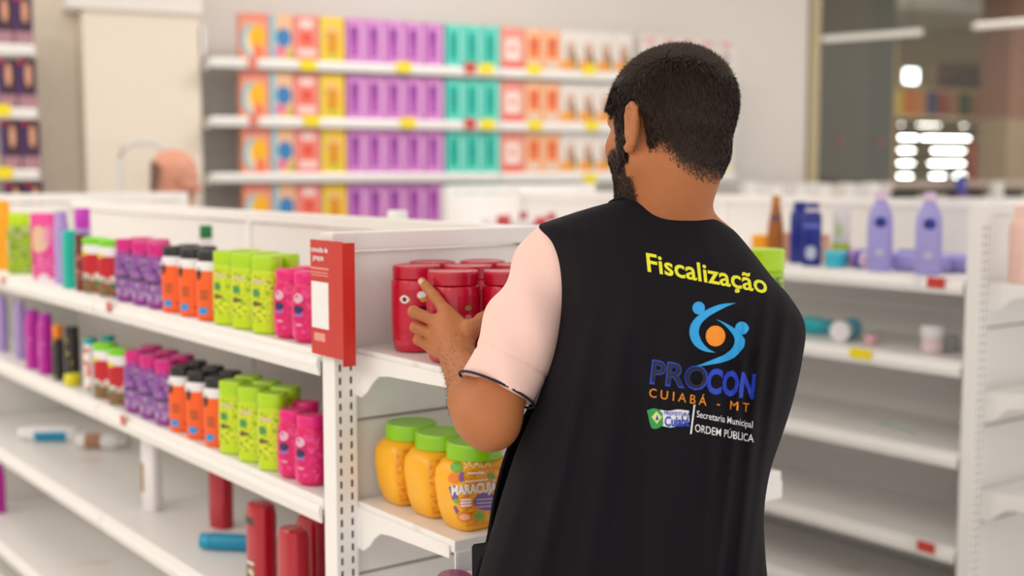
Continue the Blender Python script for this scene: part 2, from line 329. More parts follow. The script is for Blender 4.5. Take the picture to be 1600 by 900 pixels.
# price tags
def px_x(px, py, y): return float(ony(px, py, y)[0])
for z, k, pxs in ((1.172, 0, ((10, 438), (177, 477))), (.882, 1, ((199, 652),))):
    for px, py in pxs:
        X = px_x(px, py, YF); i = 0 if X < -3.323 else 1
        shelf_tag(GL[k, i], X-GO[0], YF-GO[1], .030, .026, mat_print('red_tag_text', [S(205, 70, 60), S(205, 70, 60), S(236, 190, 180)], 160), -.004)
for k, px, py, m, w_ in ((0, 1466, 439, REDTAG, .062), (0, 1434, 436, WTAG, .024), (1, 1348, 551, YTAG, .085), (3, 1450, 862, REDTAG, .062), (3, 1426, 854, WTAG, .03)):
    X = px_x(px, py, YF2); shelf_tag(GR[k, 1], X-GO2[0], YF2-GO2[1], w_, .032, m, -.006)
se = GL['end', 1]; c = Vector(se.location)                          # tags on the rail of the end-cap shelf
for ya, yb, m, nm in ((YS+.001, YS+.034, WTAG, 'price_tag'), (YS+.036, YS+.20, mat('crimson_tag_print', S(190, 34, 48), .4), 'price_tag')):
    bm = bmesh.new(); add_box(bm, XE+.320-GO[0]-c.x+.003, XE+.320-GO[0]-c.x+.0042, ya-GO[1]-c.y, yb-GO[1]-c.y, -.031, .001); link(nm, from_bm(bm), m, se)
bm = bmesh.new()
for q in range(3): add_box(bm, XE+.320-GO[0]-c.x+.0042, XE+.320-GO[0]-c.x+.0046, YS+.062-GO[1]-c.y, YS+.125-q*.012-GO[1]-c.y, -.010-q*.007, -.006-q*.007)
link('print', from_bm(bm), WTAG, se)

# ================================================================== products: bottle kinds (each faces -Y)
BLACKCAP = mat('black_cap_plastic', S(28, 26, 28), .35); LIME = mat('lime_plastic', S(196, 222, 14), .35); LIME2 = mat('lime_cap_plastic', S(178, 220, 20), .3)
MAG = mat('magenta_plastic', S(214, 16, 130), .3); WPL = mat('white_plastic', S(240, 236, 238), .35)
def bottle(name, label, cat, body, bm_, cap, cm_, labels=(), collar=None, N=28, capname='cap', feat=None):
    t = thing(name, label, cat)
    loft('body', body, bm_, t, N=N)
    if cap: loft(capname, cap, cm_, t, N=N, smooth=40)
    for r, deg, m, nm in labels: wrap(nm, r, deg, m, t)
    if feat: feat(t)
    return t
def seg(rings, za, zb):                                          # piece of a lofted profile between two heights
    rs = sorted(rings, key=lambda r: r[0]); out = []
    def at_z(z):
        for a, b in zip(rs, rs[1:]):
            if a[0] <= z <= b[0] and b[0] > a[0]:
                k = (z-a[0])/(b[0]-a[0]); na = a[3] if len(a) > 3 else 2; nb = b[3] if len(b) > 3 else 2
                return (z, a[1]+k*(b[1]-a[1]), a[2]+k*(b[2]-a[2]), na+k*(nb-na))
    return [at_z(za)]+[r for r in rs if za < r[0] < zb]+[at_z(zb)]
def blob(rings, z, ang, w, h, off=.0012):                         # small printed oval on the body at angle ang (deg from the front)
    def f(t, m, name='print'):
        bm = bmesh.new(); vs = []
        r = seg(rings, z, z+.0001)[0]
        for k in range(14):
            a = 2*math.pi*k/14; zz = z+h/2*math.sin(a); rr = seg(rings, max(zz, rings[0][0]+.0001), max(zz, rings[0][0]+.0001)+.00005)[0]
            th = math.radians(-90+ang+math.degrees(w/2*math.cos(a)/max(rr[1], .01))); n = rr[3]; c, s = math.cos(th), math.sin(th)
            vs.append(bm.verts.new(((rr[1]+off)*math.copysign(abs(c)**(2/n), c), (rr[2]+off)*math.copysign(abs(s)**(2/n), s), zz)))
        bm.faces.new(vs); return link(name, from_bm(bm), m, t)
    return f
# purple shampoo, magenta cap
def b_purple(label):
    B = [(0, 0.0239, 0.0198, 2.6), (.004, 0.0291, 0.0231, 2.6), (.012, 0.0302, 0.0242, 2.6), (.06, 0.0313, 0.0253, 2.6), (.105, 0.0313, 0.0253, 2.6), (.124, 0.0291, 0.0237, 2.4), (.130, 0.0251, 0.0209, 2.2)]
    C = [(.128, 0.0256, 0.0215, 2.4), (.131, 0.0279, 0.0231, 2.4), (.157, 0.0291, 0.0240, 2.4), (.161, 0.0268, 0.0220, 2.4)]
    V = mat_print('purple_diamond_print', [S(120, 60, 150), S(168, 110, 186), S(104, 52, 132), S(190, 150, 200), S(80, 60, 110)], 60, (1, 1, .6))
    def feat(t): wrap('band', seg(B, .060, .068), 120, mat('dark_violet_ink', S(70, 50, 90), .4), t, off=.0011)
    return bottle('shampoo_bottle', label, 'bottle', B, mat('purple_plastic', S(150, 50, 150), .35), C, MAG, [(seg(B, .014, .118), 150, V, 'front_label')], feat=feat)
# orange bottle, black cap, white shoulder
def b_orange(label):
    B = [(0, 0.0251, 0.0198, 2.6), (.005, 0.0291, 0.0231, 2.8), (.07, 0.0302, 0.0242, 2.8), (.118, 0.0302, 0.0242, 2.6), (.130, 0.0274, 0.0220, 2.4), (.134, 0.0239, 0.0198, 2.2)]
    C = [(.132, 0.0239, 0.0204, 2.4), (.134, 0.0264, 0.0220, 2.4), (.154, 0.0264, 0.0220, 2.4), (.157, 0.0239, 0.0198, 2.4)]
    def feat(t):
        sh = loft('shoulder', [(r[0], r[1]+.0009, r[2]+.0009, r[3]) for r in seg(B, .112, .1335)], WPL, t)
        blob(B, .106, -22, .013, .030)(t, mat('black_ink', S(30, 30, 34), .4), 'leaf_print')
        blob(B, .022, -8, .017, .017)(t, mat('blue_badge_ink', S(30, 150, 225), .4), 'badge')
        blob(B, .022, 38, .008, .008)(t, mat('dark_orange_ink', S(196, 66, 16), .4), 'print')
        for z in (.05, .058, .066): blob(B, z, -2, .016, .004)(t, mat('brown_orange_ink', S(150, 84, 50), .4), 'print_line')
    return bottle('shampoo_bottle', label, 'bottle', B, mat('orange_plastic', S(250, 98, 24), .35), C, BLACKCAP, feat=feat)
# lime bottle, square shoulders and wide lime cap
def b_lime(label):
    B = [(0, 0.0268, 0.0209, 3.4), (.004, 0.0302, 0.0242, 3.4), (.07, 0.0308, 0.0248, 3.4), (.126, 0.0302, 0.0242, 3.2), (.132, 0.0274, 0.0220, 3)]
    C = [(.130, 0.0279, 0.0226, 3), (.133, 0.0302, 0.0242, 3.2), (.158, 0.0302, 0.0242, 3.2), (.161, 0.0285, 0.0226, 3)]
    V = mat_print('lime_leaf_print', [S(150, 182, 16), S(192, 216, 20), S(206, 222, 30), S(228, 232, 50), S(120, 152, 30)], 90)
    def feat(t):
        blob(B, .084, -14, .015, .018)(t, mat('green_badge_ink', S(70, 150, 84), .4), 'badge')
        blob(B, .062, -14, .017, .010)(t, mat('brown_ink', S(110, 84, 50), .4), 'print'); blob(B, .108, -8, .022, .010)(t, mat('pale_pink_ink', S(214, 196, 150), .4), 'print')
    return bottle('shampoo_bottle', label, 'bottle', B, LIME, C, LIME2, [(seg(B, .024, .122), 150, V, 'front_label')], feat=feat)
# pink rounded bottle
def b_pink(label):
    B = [(0, 0.0217, 0.0176), (.003, 0.0274, 0.0220, 2.2), (.012, 0.0319, 0.0259, 2.3), (.05, 0.0331, 0.0264, 2.3), (.094, 0.0325, 0.0259, 2.3), (.110, 0.0296, 0.0242, 2.2), (.116, 0.0256, 0.0220)]
    C = [(.114, 0.0251, 0.0215, 2.2), (.117, 0.0285, 0.0237, 2.2), (.136, 0.0285, 0.0237, 2.2), (.139, 0.0262, 0.0215, 2.2)]
    V = mat_print('pink_curl_print', [S(226, 16, 110), S(214, 10, 96), S(236, 60, 140)], 70)
    def feat(t):
        blob(B, .088, -14, .020, .020)(t, mat('pale_rose_ink', S(226, 180, 200), .4), 'print')
        blob(B, .066, -14, .021, .016)(t, mat('navy_ink', S(40, 40, 90), .4), 'badge'); blob(B, .055, -14, .022, .006)(t, mat('violet_ink', S(140, 110, 200), .4), 'print')
        blob(B, .036, -10, .012, .004)(t, mat('pale_rose_ink', S(226, 180, 200), .4), 'print_line')
    return bottle('shampoo_bottle', label, 'bottle', B, mat('pink_plastic', S(224, 14, 100), .3), C, mat('hot_pink_cap', S(232, 10, 120), .3), [(seg(B, .012, .104), 150, V, 'front_label')], feat=feat)
# red / green / white bottle, lime cap
def b_red(label):
    B = [(0, 0.0280, 0.0221, 2.8), (.004, 0.0322, 0.0247, 3), (.128, 0.0329, 0.0254, 3), (.136, 0.0308, 0.0234, 2.6)]
    C = [(.135, 0.0308, 0.0234, 2.6), (.137, 0.0333, 0.0254, 2.8), (.152, 0.0333, 0.0254, 2.8), (.155, 0.0301, 0.0228, 2.6)]
    def feat(t):
        wrap('front_label', seg(B, .058, .110), 140, mat('red_label_ink', S(196, 14, 36), .35), t)
        wrap('green_band', seg(B, .004, .040), 140, mat_print('green_red_print', [S(40, 110, 54), S(50, 120, 60), S(190, 60, 60), S(30, 96, 48)], 50), t)
        wrap('lettering_band', seg(B, .040, .058), 140, mat_print('white_red_print', [S(200, 30, 50), S(240, 236, 230), S(60, 110, 60)], 90), t)
        blob(B, .112, -20, .020, .014)(t, mat('yellow_ink', S(230, 216, 40), .4), 'print')
    return bottle('hair_cream_bottle', label, 'bottle', B, WPL, C, mat('bright_green_cap', S(126, 214, 20), .3), feat=feat)
def simple(name, cat, h, rx, ry, n, cb, cc, capf=.2, lab=None, taper=.9, neck=.8):
    def bld(label):
        hb = h*(1-capf)
        B = [(0, rx*.86, ry*.86, n), (.004, rx, ry, n), (hb*.86, rx, ry, n), (hb*.96, rx*taper, ry*taper, n), (hb, rx*neck, ry*neck, 2.2)]
        C = [(hb-.001, rx*neck, ry*neck, 2.2), (hb+.003, rx*(neck+.04), ry*(neck+.04), 2.2), (h-.004, rx*(neck+.04), ry*(neck+.04), 2.2), (h, rx*neck*.92, ry*neck*.92, 2.2)]
        t = bottle(name, label, cat, B, cb, C if capf else None, cc)
        if lab:
            for a, b, m in lab: wrap('front_label', seg(B, hb*a, hb*b), 140, m, t)
        return t
    return Kind(bld)
KP, KO, KL, KK, KR = Kind(b_purple), Kind(b_orange), Kind(b_lime), Kind(b_pink), Kind(b_red)
LILAC = mat('lilac_plastic', S(176, 150, 214), .35)
K_lilac = simple('shampoo_bottle', 'bottle', .215, .030, .020, 2.4, LILAC, LILAC, .12)
K_mag = simple('shampoo_bottle', 'bottle', .185, .028, .022, 3, mat('magenta_purple_plastic', S(190, 20, 160), .35), mat('magenta_purple_cap', S(180, 30, 170), .3), .12, [(.30, .62, mat_print('magenta_gold_print', [S(190, 20, 160), S(190, 24, 160), S(214, 130, 190)], 90))])
# ---- row placement along the left gondola: photograph columns of the bottle middles
def putl(K, px, py, z, ry, label, group=None, rz=None, back=0.0):
    Y = YF+.012+ry+back; X = px_x(px, py, Y)
    return K.put((X, Y, z), label, group, random.uniform(.5, .68) if rz is None else rz)
Z1, Z2, Z3, Z4 = ZL
def row(K, kind, colour, pxs, py, z, ry, where, group, back=0.0):
    n = len(pxs)
    for i, px in enumerate(pxs):
        pl = 'left' if n > 1 and i == 0 else ('right' if n > 1 and i == n-1 else 'middle')
        lab = f'{colour} {kind}, {ORD[i]} of {n} {where}' if n > 1 else f'{colour} {kind} {where}'
        putl(K, px, py, z, ry, lab, group, back=back)
G1 = 'shampoo bottles on the top shelf of the left gondola'; G2 = 'shampoo bottles on the second shelf of the left gondola'
row(KR, 'cream bottle', 'red and green', [149, 174], 400, Z1, .0195, "from left, front row, left gondola's top shelf", G1)
row(KP, 'magenta-capped bottle', 'purple', [200, 225, 249], 412, Z1, .022, "from left, front row, left gondola's top shelf", G1)
row(KO, 'black-capped bottle', 'orange', [273, 300, 328], 425, Z1, .021, "from left, front row, left gondola's top shelf", G1)
row(KL, 'shampoo bottle', 'lime green', [357, 386, 418], 440, Z1, .022, "from left, front row, left gondola's top shelf", G1)
row(KK, 'rounded shampoo bottle', 'hot pink', [453, 482], 460, Z1, .024, 'from left, beside the red sign', G1)
row(KP, 'magenta-capped bottle', 'purple', [222, 248], 412, Z1, .022, "from left, second row, left gondola's top shelf", G1, .055)
row(KO, 'black-capped bottle', 'orange', [296, 322], 425, Z1, .021, "from left, second row, left gondola's top shelf", G1, .055)
row(KL, 'shampoo bottle', 'lime green', [386, 415, 445], 440, Z1, .022, "from left, second row, left gondola's top shelf", G1, .052)
row(KK, 'rounded shampoo bottle', 'hot pink', [480], 460, Z1, .024, 'in the second row behind the red sign', G1, .058)
row(KR, 'cream bottle', 'red and green', [166, 190], 570, Z2, .0195, "from left, front row, left gondola's second shelf", G2)
row(KP, 'magenta-capped bottle', 'purple', [214, 237, 261], 590, Z2, .022, "from left, front row, left gondola's second shelf", G2)
row(KO, 'black-capped bottle', 'orange', [284, 311, 339], 605, Z2, .021, "from left, front row, left gondola's second shelf", G2)
row(KL, 'shampoo bottle', 'lime green', [366, 396, 427], 640, Z2, .022, "from left, front row, left gondola's second shelf", G2)
row(KK, 'rounded shampoo bottle', 'hot pink', [459, 486], 680, Z2, .024, 'from left, beside the end post, second shelf', G2)
row(KP, 'magenta-capped bottle', 'purple', [238, 262, 286], 590, Z2, .022, "from left, second row, left gondola's second shelf", G2, .06)
row(KO, 'black-capped bottle', 'orange', [307, 334, 360], 605, Z2, .021, "from left, second row, left gondola's second shelf", G2, .058)
row(KL, 'shampoo bottle', 'lime green', [390, 418, 447], 640, Z2, .022, "from left, second row, left gondola's second shelf", G2, .055)
row(KK, 'rounded shampoo bottle', 'hot pink', [478], 680, Z2, .024, 'in the second row beside the end post', G2, .06)
K_wb = simple('lotion_bottle', 'bottle', float(ony(620, 329, 1.74)[2])-Z1, .030, .026, 2.4, WPL, mat('chalk_white_cap', S(246, 244, 240), .35), .2, neck=.9)
K_wb.put((float(ony(621, 335, 1.74)[0]), 1.74, Z1), 'white bottle whose cap peeks over the back panel of the left gondola')
# single items, top shelf, far left
ORANGE = mat('amber_plastic', S(255, 168, 0), .35)
K_or = simple('hair_cream_tube', 'tube', .235, .036, .016, 2.6, ORANGE, ORANGE, .1)
putl(K_or, 2, 370, Z1, .018, 'amber hair cream tube at the far left end of the top shelf', None, .95, .03)
K_gt = simple('hair_cream_tube', 'tube', .20, .040, .018, 2.8, mat('olive_lime_plastic', S(150, 186, 24), .35), mat('acid_lime_cap', S(190, 226, 8), .3), .2, [(.05, .95, mat_print('olive_leaf_print', [S(140, 176, 20), S(160, 190, 30), S(120, 150, 40), S(190, 200, 130)], 40))])
putl(K_gt, 31, 370, Z1, .02, 'lime and olive hair cream tube beside the pink tube', None, .95, .03)
def b_pt(label):
    B = [(0, .034, .016, 2.6), (.01, .038, .018, 2.6), (.19, .040, .012, 2.8), (.205, .040, .004, 3)]
    t = bottle('hair_cream_tube', label, 'tube', B, mat('pink_tube_plastic', S(236, 60, 150), .35), None, None)
    wrap('front_label', seg(B, .012, .075), 130, mat_print('pink_rose_print', [S(220, 40, 130), S(240, 120, 180), S(214, 20, 120)], 50), t)
    blob(B, .125, -14, .046, .085)(t, mat('peach_ink', S(236, 196, 160), .5), 'peach_oval'); blob(B, .135, 18, .02, .07, .0016)(t, mat('rose_ink', S(240, 150, 190), .5), 'print')
    loft('cap', [(-.0, .030, .017), (.001, .036, .019), (.016, .036, .019), (.018, .034, .018)], WPL, t); return t
putl(Kind(b_pt), 69, 375, Z1, .018, 'pink hair cream tube printed with a peach oval', None, .95, .03)
putl(K_lilac, 96, 380, Z1, .02, 'slim lilac bottle behind the teal bottle', None, 0, back=.03)
K_mc = simple('hair_cream_tube', 'tube', .225, .026, .022, 3, LILAC, mat('orchid_cap', S(200, 50, 190), .3), .26, neck=.95)
putl(K_mc, 130, 380, Z1, .022, 'lilac tube with a tall orchid purple cap behind the brown bottle', None, 0, back=.07)
TEAL = mat('teal_plastic', S(0, 186, 166), .35)
K_teal = simple('shampoo_bottle', 'bottle', .165, .022, .020, 3, TEAL, TEAL, .16, neck=.94)
putl(K_teal, 109, 395, Z1, .02, 'teal bottle standing before the lilac one on the top shelf', None, 0)
K_brown = simple('shampoo_bottle', 'bottle', .160, .017, .018, 3, mat('chestnut_plastic', S(116, 40, 28), .35), mat('chestnut_cap', S(104, 36, 28), .3), .16, [(.2, .8, mat_print('chestnut_pink_print', [S(116, 40, 28), S(120, 44, 32), S(206, 130, 120)], 60))], neck=.94)
putl(K_brown, 128, 398, Z1, .018, 'narrow chestnut brown bottle beside the teal bottle', None, 0)
def b_gw(label):
    B = [(0, .018, .016, 2.6), (.006, .019, .017, 2.6), (.155, .019, .017, 2.6)]
    t = bottle('hair_serum_bottle', label, 'bottle', B, WPL, [(.154, .017, .016), (.156, .0185, .0165), (.187, .0185, .0165), (.189, .017, .015)], mat('bottle_green_cap', S(20, 122, 58), .35))
    wrap('green_band', seg(B, .10, .128), 180, mat('bottle_green_ink', S(40, 150, 80), .4), t); return t
putl(Kind(b_gw), 322, 370, Z1, .02, 'white bottle with bottle green cap standing against the back panel', None, 0, back=.22)
# second shelf, far left
K_lil2 = simple('shampoo_bottle', 'bottle', .19, .020, .018, 2.2, LILAC, LILAC, .1)
putl(K_lil2, 4, 515, Z2, .02, 'slim lilac bottle at the left edge of the second shelf', None, 0, back=.03)
putl(K_lil2, 32, 518, Z2, .02, 'slim lilac bottle beside the magenta pair on the second shelf', None, 0, back=.03)
putl(K_mag, 51, 515, Z2, .022, 'magenta shampoo bottle, left one of the pair on the second shelf', None, 0)
putl(K_mag, 71, 518, Z2, .022, 'magenta shampoo bottle, right one of the pair on the second shelf', None, 0)
DPRINT = mat_print('black_yellow_print', [S(40, 38, 40), S(56, 54, 52), S(30, 30, 32), S(196, 186, 40)], 42)
K_blk = simple('hair_cream_tube', 'tube', .165, .017, .016, 2.6, mat('black_plastic', S(44, 42, 42), .35), mat('tangerine_cap', S(240, 136, 20), .3), .24, [(.05, .95, DPRINT)], neck=.9)
putl(K_blk, 90, 525, Z2, .016, 'slim black tube with tangerine cap on the second shelf', None, 0)
K_blk2 = simple('hair_oil_bottle', 'bottle', .16, .022, .019, 2.8, mat('black_plastic', S(44, 42, 42), .35), BLACKCAP, .12, [(.15, .9, DPRINT)], neck=.92)
putl(K_blk2, 113, 532, Z2, .019, 'black bottle with yellow print behind the little yellow pot', None, 0, back=.03)
K_pot = simple('cream_pot', 'pot', .034, .023, .023, 2, mat('lemon_plastic', S(226, 214, 20), .35), mat('lemon_lid', S(236, 224, 30), .35), .4, neck=.98)
putl(K_pot, 113, 582, Z2, .023, 'little lemon yellow pot at the front of the second shelf', None, 0, back=-.008)
K_wt = simple('hair_cream_bottle', 'bottle', .155, .021, .018, 2.8, WPL, mat('teal_cap', S(0, 160, 160), .3), .1, [(.05, .92, mat_print('white_coral_print', [S(240, 238, 236), S(242, 240, 238), S(236, 120, 110), S(60, 160, 140)], 40))], neck=.95)
putl(K_wt, 142, 560, Z2, .018, 'white bottle with teal cap beside the red and green bottles', None, 0)
putl(K_wt, 170, 560, Z2, .018, 'white bottle with teal cap in the second row of the second shelf', None, 0, back=.06)
# third shelf: lying and standing leftovers
BLUE = mat('cyan_blue_plastic', S(20, 146, 186), .35)
def b_lie(label):
    B = [(0, .022, .020), (.004, .026, .022), (.15, .026, .016, 2.4), (.17, .026, .004, 3)]
    t = bottle('cream_tube', label, 'tube', B, WPL, None, None); wrap('blue_stripe', seg(B, .03, .14), 90, BLUE, t, face=-62)
    loft('cap', [(-.03, .018, .018), (-.028, .0225, .0205), (-.001, .0225, .0205), (.0005, .018, .018)], WPL, t); return t
H90 = math.radians(90)
def lying(K, px, py, z, r, label, yaw, back):
    Y = YF+back; X = px_x(px, py, Y); return K.put((X, Y, z+r), label, None, rot=(0, H90, yaw))
p = onz(34, 690, Z3); Kind(b_lie).put((float(p[0]), float(p[1])+.02, Z3+.026), 'white tube with a blue stripe lying on the third shelf', None, rot=(0, H90, .9))
def b_wl(label):
    B = [(0, .022, .022), (.004, .027, .027), (.13, .027, .027), (.145, .020, .020), (.15, .016, .016)]
    t = bottle('lotion_bottle', label, 'bottle', B, WPL, [(.149, .016, .016), (.151, .018, .018), (.176, .018, .018), (.178, .016, .016)], mat('clear_grey_cap', S(206, 200, 196), .2))
    wrap('brown_label', seg(B, .035, .09), 120, mat('brown_label_ink', S(170, 120, 90), .5), t, face=-100); return t
p = onz(112, 702, Z3); Kind(b_wl).put((float(p[0]), float(p[1])+.02, Z3+.027), 'white bottle with a brown label lying on the third shelf', None, rot=(0, H90, .82))
def b_wb(label):
    B = [(0, .026, .017, 3.6), (.004, .028, .019, 3.6), (.20, .028, .019, 3.6), (.205, .026, .017, 3)]
    t = bottle('lotion_bottle', label, 'bottle', B, WPL, [(.204, .024, .016, 3), (.206, .0275, .0185, 3.4), (.228, .0275, .0185, 3.4), (.23, .025, .016, 3)], WPL)
    wrap('gold_label', seg(B, .05, .13), 60, mat('gold_brown_ink', S(166, 128, 50), .4), t, face=-128); return t
Y = YF+.12; Kind(b_wb).put((px_x(237, 745, Y), Y, Z3), 'tall white bottle with a gold strip standing alone on the third shelf', None, .35)
RED = mat('cherry_red_plastic', S(180, 0, 34), .25, coat=.3)
def b_redb(label, lab=True):
    B = [(0, .033, .022, 3), (.004, .038, .026, 3), (.17, .038, .026, 3), (.188, .034, .023, 2.8), (.193, .026, .018, 2.6)]
    t = bottle('conditioner_bottle', label, 'bottle', B, RED, None, None)
    if lab:
        wrap('gold_label', seg(B, .02, .055), 60, mat_print('gold_dark_print', [S(150, 110, 50), S(120, 84, 40), S(226, 216, 200)], 50), t, face=-112); wrap('dark_label', seg(B, .145, .162), 60, mat('dark_label_ink', S(66, 60, 50), .4), t, face=-112)
        wrap('white_line', seg(B, .056, .062), 60, WPL, t, face=-112)
    return t
def b_redt(label):
    B = [(0, .030, .020, 3), (.004, .033, .023, 3), (.215, .033, .023, 3), (.225, .030, .020, 2.8)]
    t = bottle('conditioner_bottle', label, 'bottle', B, RED, None, None); wrap('side_lettering', seg(B, .03, .17), 18, mat_print('rose_red_print', [S(180, 0, 34), S(214, 110, 120), S(180, 0, 34)], 60, (1, 1, .5)), t, face=-140); return t
Y = YF+.20; Kind(b_redt).put((px_x(345, 760, Y), Y, Z3), 'dark cherry red bottle standing behind the fallen cyan tube', None, .25)
KRB = Kind(b_redb)
Y = YF+.075; KRB.put((px_x(408, 815, Y), Y, Z3), 'cherry red bottle with gold and dark labels on the third shelf', None, .1)
KRC = Kind(lambda l: b_redb(l, False)); Y = YF+.040; KRC.put((px_x(458, 835, Y), Y, Z3), 'plain cherry red bottle at the right front of the third shelf', None, .05)
Y = YF+.12; KRC.put((px_x(489, 820, Y), Y, Z3), 'cherry red bottle half hidden behind the end post', None, .2)
def b_cy(label):
    B = [(0, .017, .017), (.003, .0205, .0205), (.10, .0205, .017, 2.2), (.125, .021, .004, 3)]
    return bottle('cream_tube', label, 'tube', B, BLUE, [(-.028, .015, .015), (-.026, .019, .019), (-.001, .019, .019), (.0005, .016, .016)], mat('cyan_cap', S(30, 160, 196), .3))
lying(Kind(b_cy), 330, 815, Z3, .0205, 'cyan tube lying before the dark red bottle', .75, .10)
Y = YF+.10; K_mag.put((px_x(2, 880, Y), Y, Z4), 'magenta bottle on the bottom shelf at the left edge', None, 0)

# ================================================================== end-cap products
CRIM = mat('crimson_jar_plastic', S(196, 6, 48), .25, coat=.25)
JB = [(0, .036, .036), (.004, .0415, .0415), (.018, .0445, .0445), (.05, .046, .046), (.128, .0465, .0465), (.131, .045, .045), (.133, .041, .041)]
def b_jar(label):
    t = bottle('hair_cream_jar', label, 'jar', JB, CRIM, None, None, N=40)
    bm = bmesh.new(); N = 96; R = []
    for z, r, k in ((.1335, .0425, 0), (.1345, .0437, 1), (.150, .0440, 1), (.1545, .0437, 1), (.157, .0425, 0), (.1574, .0385, 0), (.1562, .0375, 0)):
        R.append([bm.verts.new(((r-(.0005 if k and i % 2 else 0))*math.cos(2*math.pi*i/N), (r-(.0005 if k and i % 2 else 0))*math.sin(2*math.pi*i/N), z)) for i in range(N)])
    for A, B in zip(R, R[1:]):
        for i in range(N): bm.faces.new((A[i], A[(i+1) % N], B[(i+1) % N], B[i]))
    bm.faces.new(R[0][::-1]); bm.faces.new(R[-1]); link('lid', from_bm(bm), mat('crimson_lid_plastic', S(190, 10, 46), .28, coat=.2), t, (0, 0, 0), 40)
    wrap('front_label', seg(JB, .022, .116), 150, mat_print('crimson_curl_print', [S(196, 8, 50), S(199, 10, 54), S(188, 6, 44), S(202, 14, 66)], 24), t, 24, face=0)
    return t
def jar_feat(t, face):                                            # printing on the one jar whose front shows
    def bl(z, a, w, h, m, n, off): blob(JB, z, face+90+a, w, h, off)(t, m, n)
    bl(.098, -22, .022, .013, mat('jar_gold_ink', S(206, 160, 70), .4), 'emblem_band', .0014); bl(.098, -22, .016, .015, WTAG, 'emblem', .0017); bl(.098, -22, .009, .009, mat('jar_dark_ink', S(110, 20, 40), .4), 'emblem_centre', .002)
    bl(.106, 16, .016, .014, WTAG, 'lettering_patch', .0016); bl(.098, 20, .013, .009, mat('jar_gold_ink', S(206, 160, 70), .4), 'gold_patch', .0019); bl(.078, 18, .020, .018, mat('jar_black_ink', S(50, 14, 24), .4), 'dark_patch', .0016)
KJ = Kind(b_jar)
def putj(px, zc, z, label, rz=0.0, top=1.172):
    p = at(px, 470, zc); return KJ.put((float(p[0]), float(p[1]), top), label, 'crimson hair cream jars on the end-cap shelf', rz)
jA = putj(651, 1.795, 0, 'crimson hair cream jar at the left front, its printed emblem showing', -.45)
jB = putj(708, 1.694, 0, 'crimson hair cream jar grasped by the man in the vest', .9)
putj(795, 1.700, 0, 'crimson hair cream jar just right of the grasped jar', .3)
putj(676, 1.868, 0, 'crimson hair cream jar behind the left front jar', .2)
putj(732, 1.795, 0, 'crimson hair cream jar directly behind the grasped jar', .5)
putj(754, 1.885, 0, 'crimson hair cream jar by the end panel, rearmost in the middle', .1)
putj(812, 1.815, 0, 'crimson hair cream jar hidden mostly by the pink sleeve', .1)
jar_feat(jA, math.degrees(-.21))
for z_, w_, m_ in ((.096, .013, mat('jar_green_ink', S(140, 140, 60), .4)), (.080, .013, mat('jar_pink_ink', S(226, 120, 140), .4)), (.064, .014, WTAG)): blob(JB, z_, 90-2-51, w_, .009, .0016)(jB, m_, 'label_patch')
# yellow passion fruit jars
YEL = mat('mango_yellow_plastic', S(252, 180, 22), .32); YB_ = [(0.0000, 0.0426, 0.0336, 4.2), (0.0056, 0.0482, 0.0392, 4.4), (0.0336, 0.0571, 0.0448, 4.6), (0.0806, 0.0638, 0.0493, 4.4), (0.1030, 0.0616, 0.0482, 4.2), (0.1176, 0.0526, 0.0437, 3.4), (0.1232, 0.0448, 0.0403, 2.4)]
def b_yel(label):
    t = thing('hair_cream_jar', label, 'jar')
    me = loft_me([(z, ry, rx, n) for z, rx, ry, n in YB_], 44); link('body', me, YEL, t, (0, 0, 0), 60)
    loft('lid', [(0.1210, 0.0448, 0.0448), (0.1226, 0.0487, 0.0487), (0.1456, 0.0487, 0.0487), (0.1501, 0.0459, 0.0459), (0.1506, 0.0403, 0.0403), (0.1495, 0.0392, 0.0392)], mat('grass_lime_lid', S(142, 204, 20), .3), t, N=40, smooth=40)
    R = [(z, ry, rx, n) for z, rx, ry, n in seg(YB_, .011, .110)]
    wrap('front_label', [(z, a, b, 4.4) for z, a, b, n in R], 92, mat_print('passion_fruit_print', [S(250, 178, 24), S(246, 170, 30), S(236, 140, 30), S(250, 190, 50)], 60), t, 20, face=0)
    return t
KY = Kind(b_yel)
YJ = []
for i, (x, lab) in enumerate(((-1.762, 'mango yellow jar with lime lid, front one with its full label showing'), (-1.863, 'mango yellow jar with lime lid, middle one of the three'), (-1.966, 'mango yellow jar with lime lid, rearmost by the end panel'))):
    YJ.append(KY.put((x, 1.246+(.0, 0, .0)[i], .88), lab, 'passion fruit hair cream jars on the lower end-cap shelf', (.05, .0, -.06)[i]))
KM2 = simple('shampoo_bottle', 'bottle', .262, .035, .028, 2.6, mat('magenta_purple_plastic', S(190, 20, 160), .35), mat('plum_cap', S(130, 20, 90), .3), .2, neck=.9)
p = onz(696, 903, .836); KM2.put((float(p[0]), float(p[1])+.02, .575), 'plum and magenta bottle on the end-cap shelf under the yellow jars')
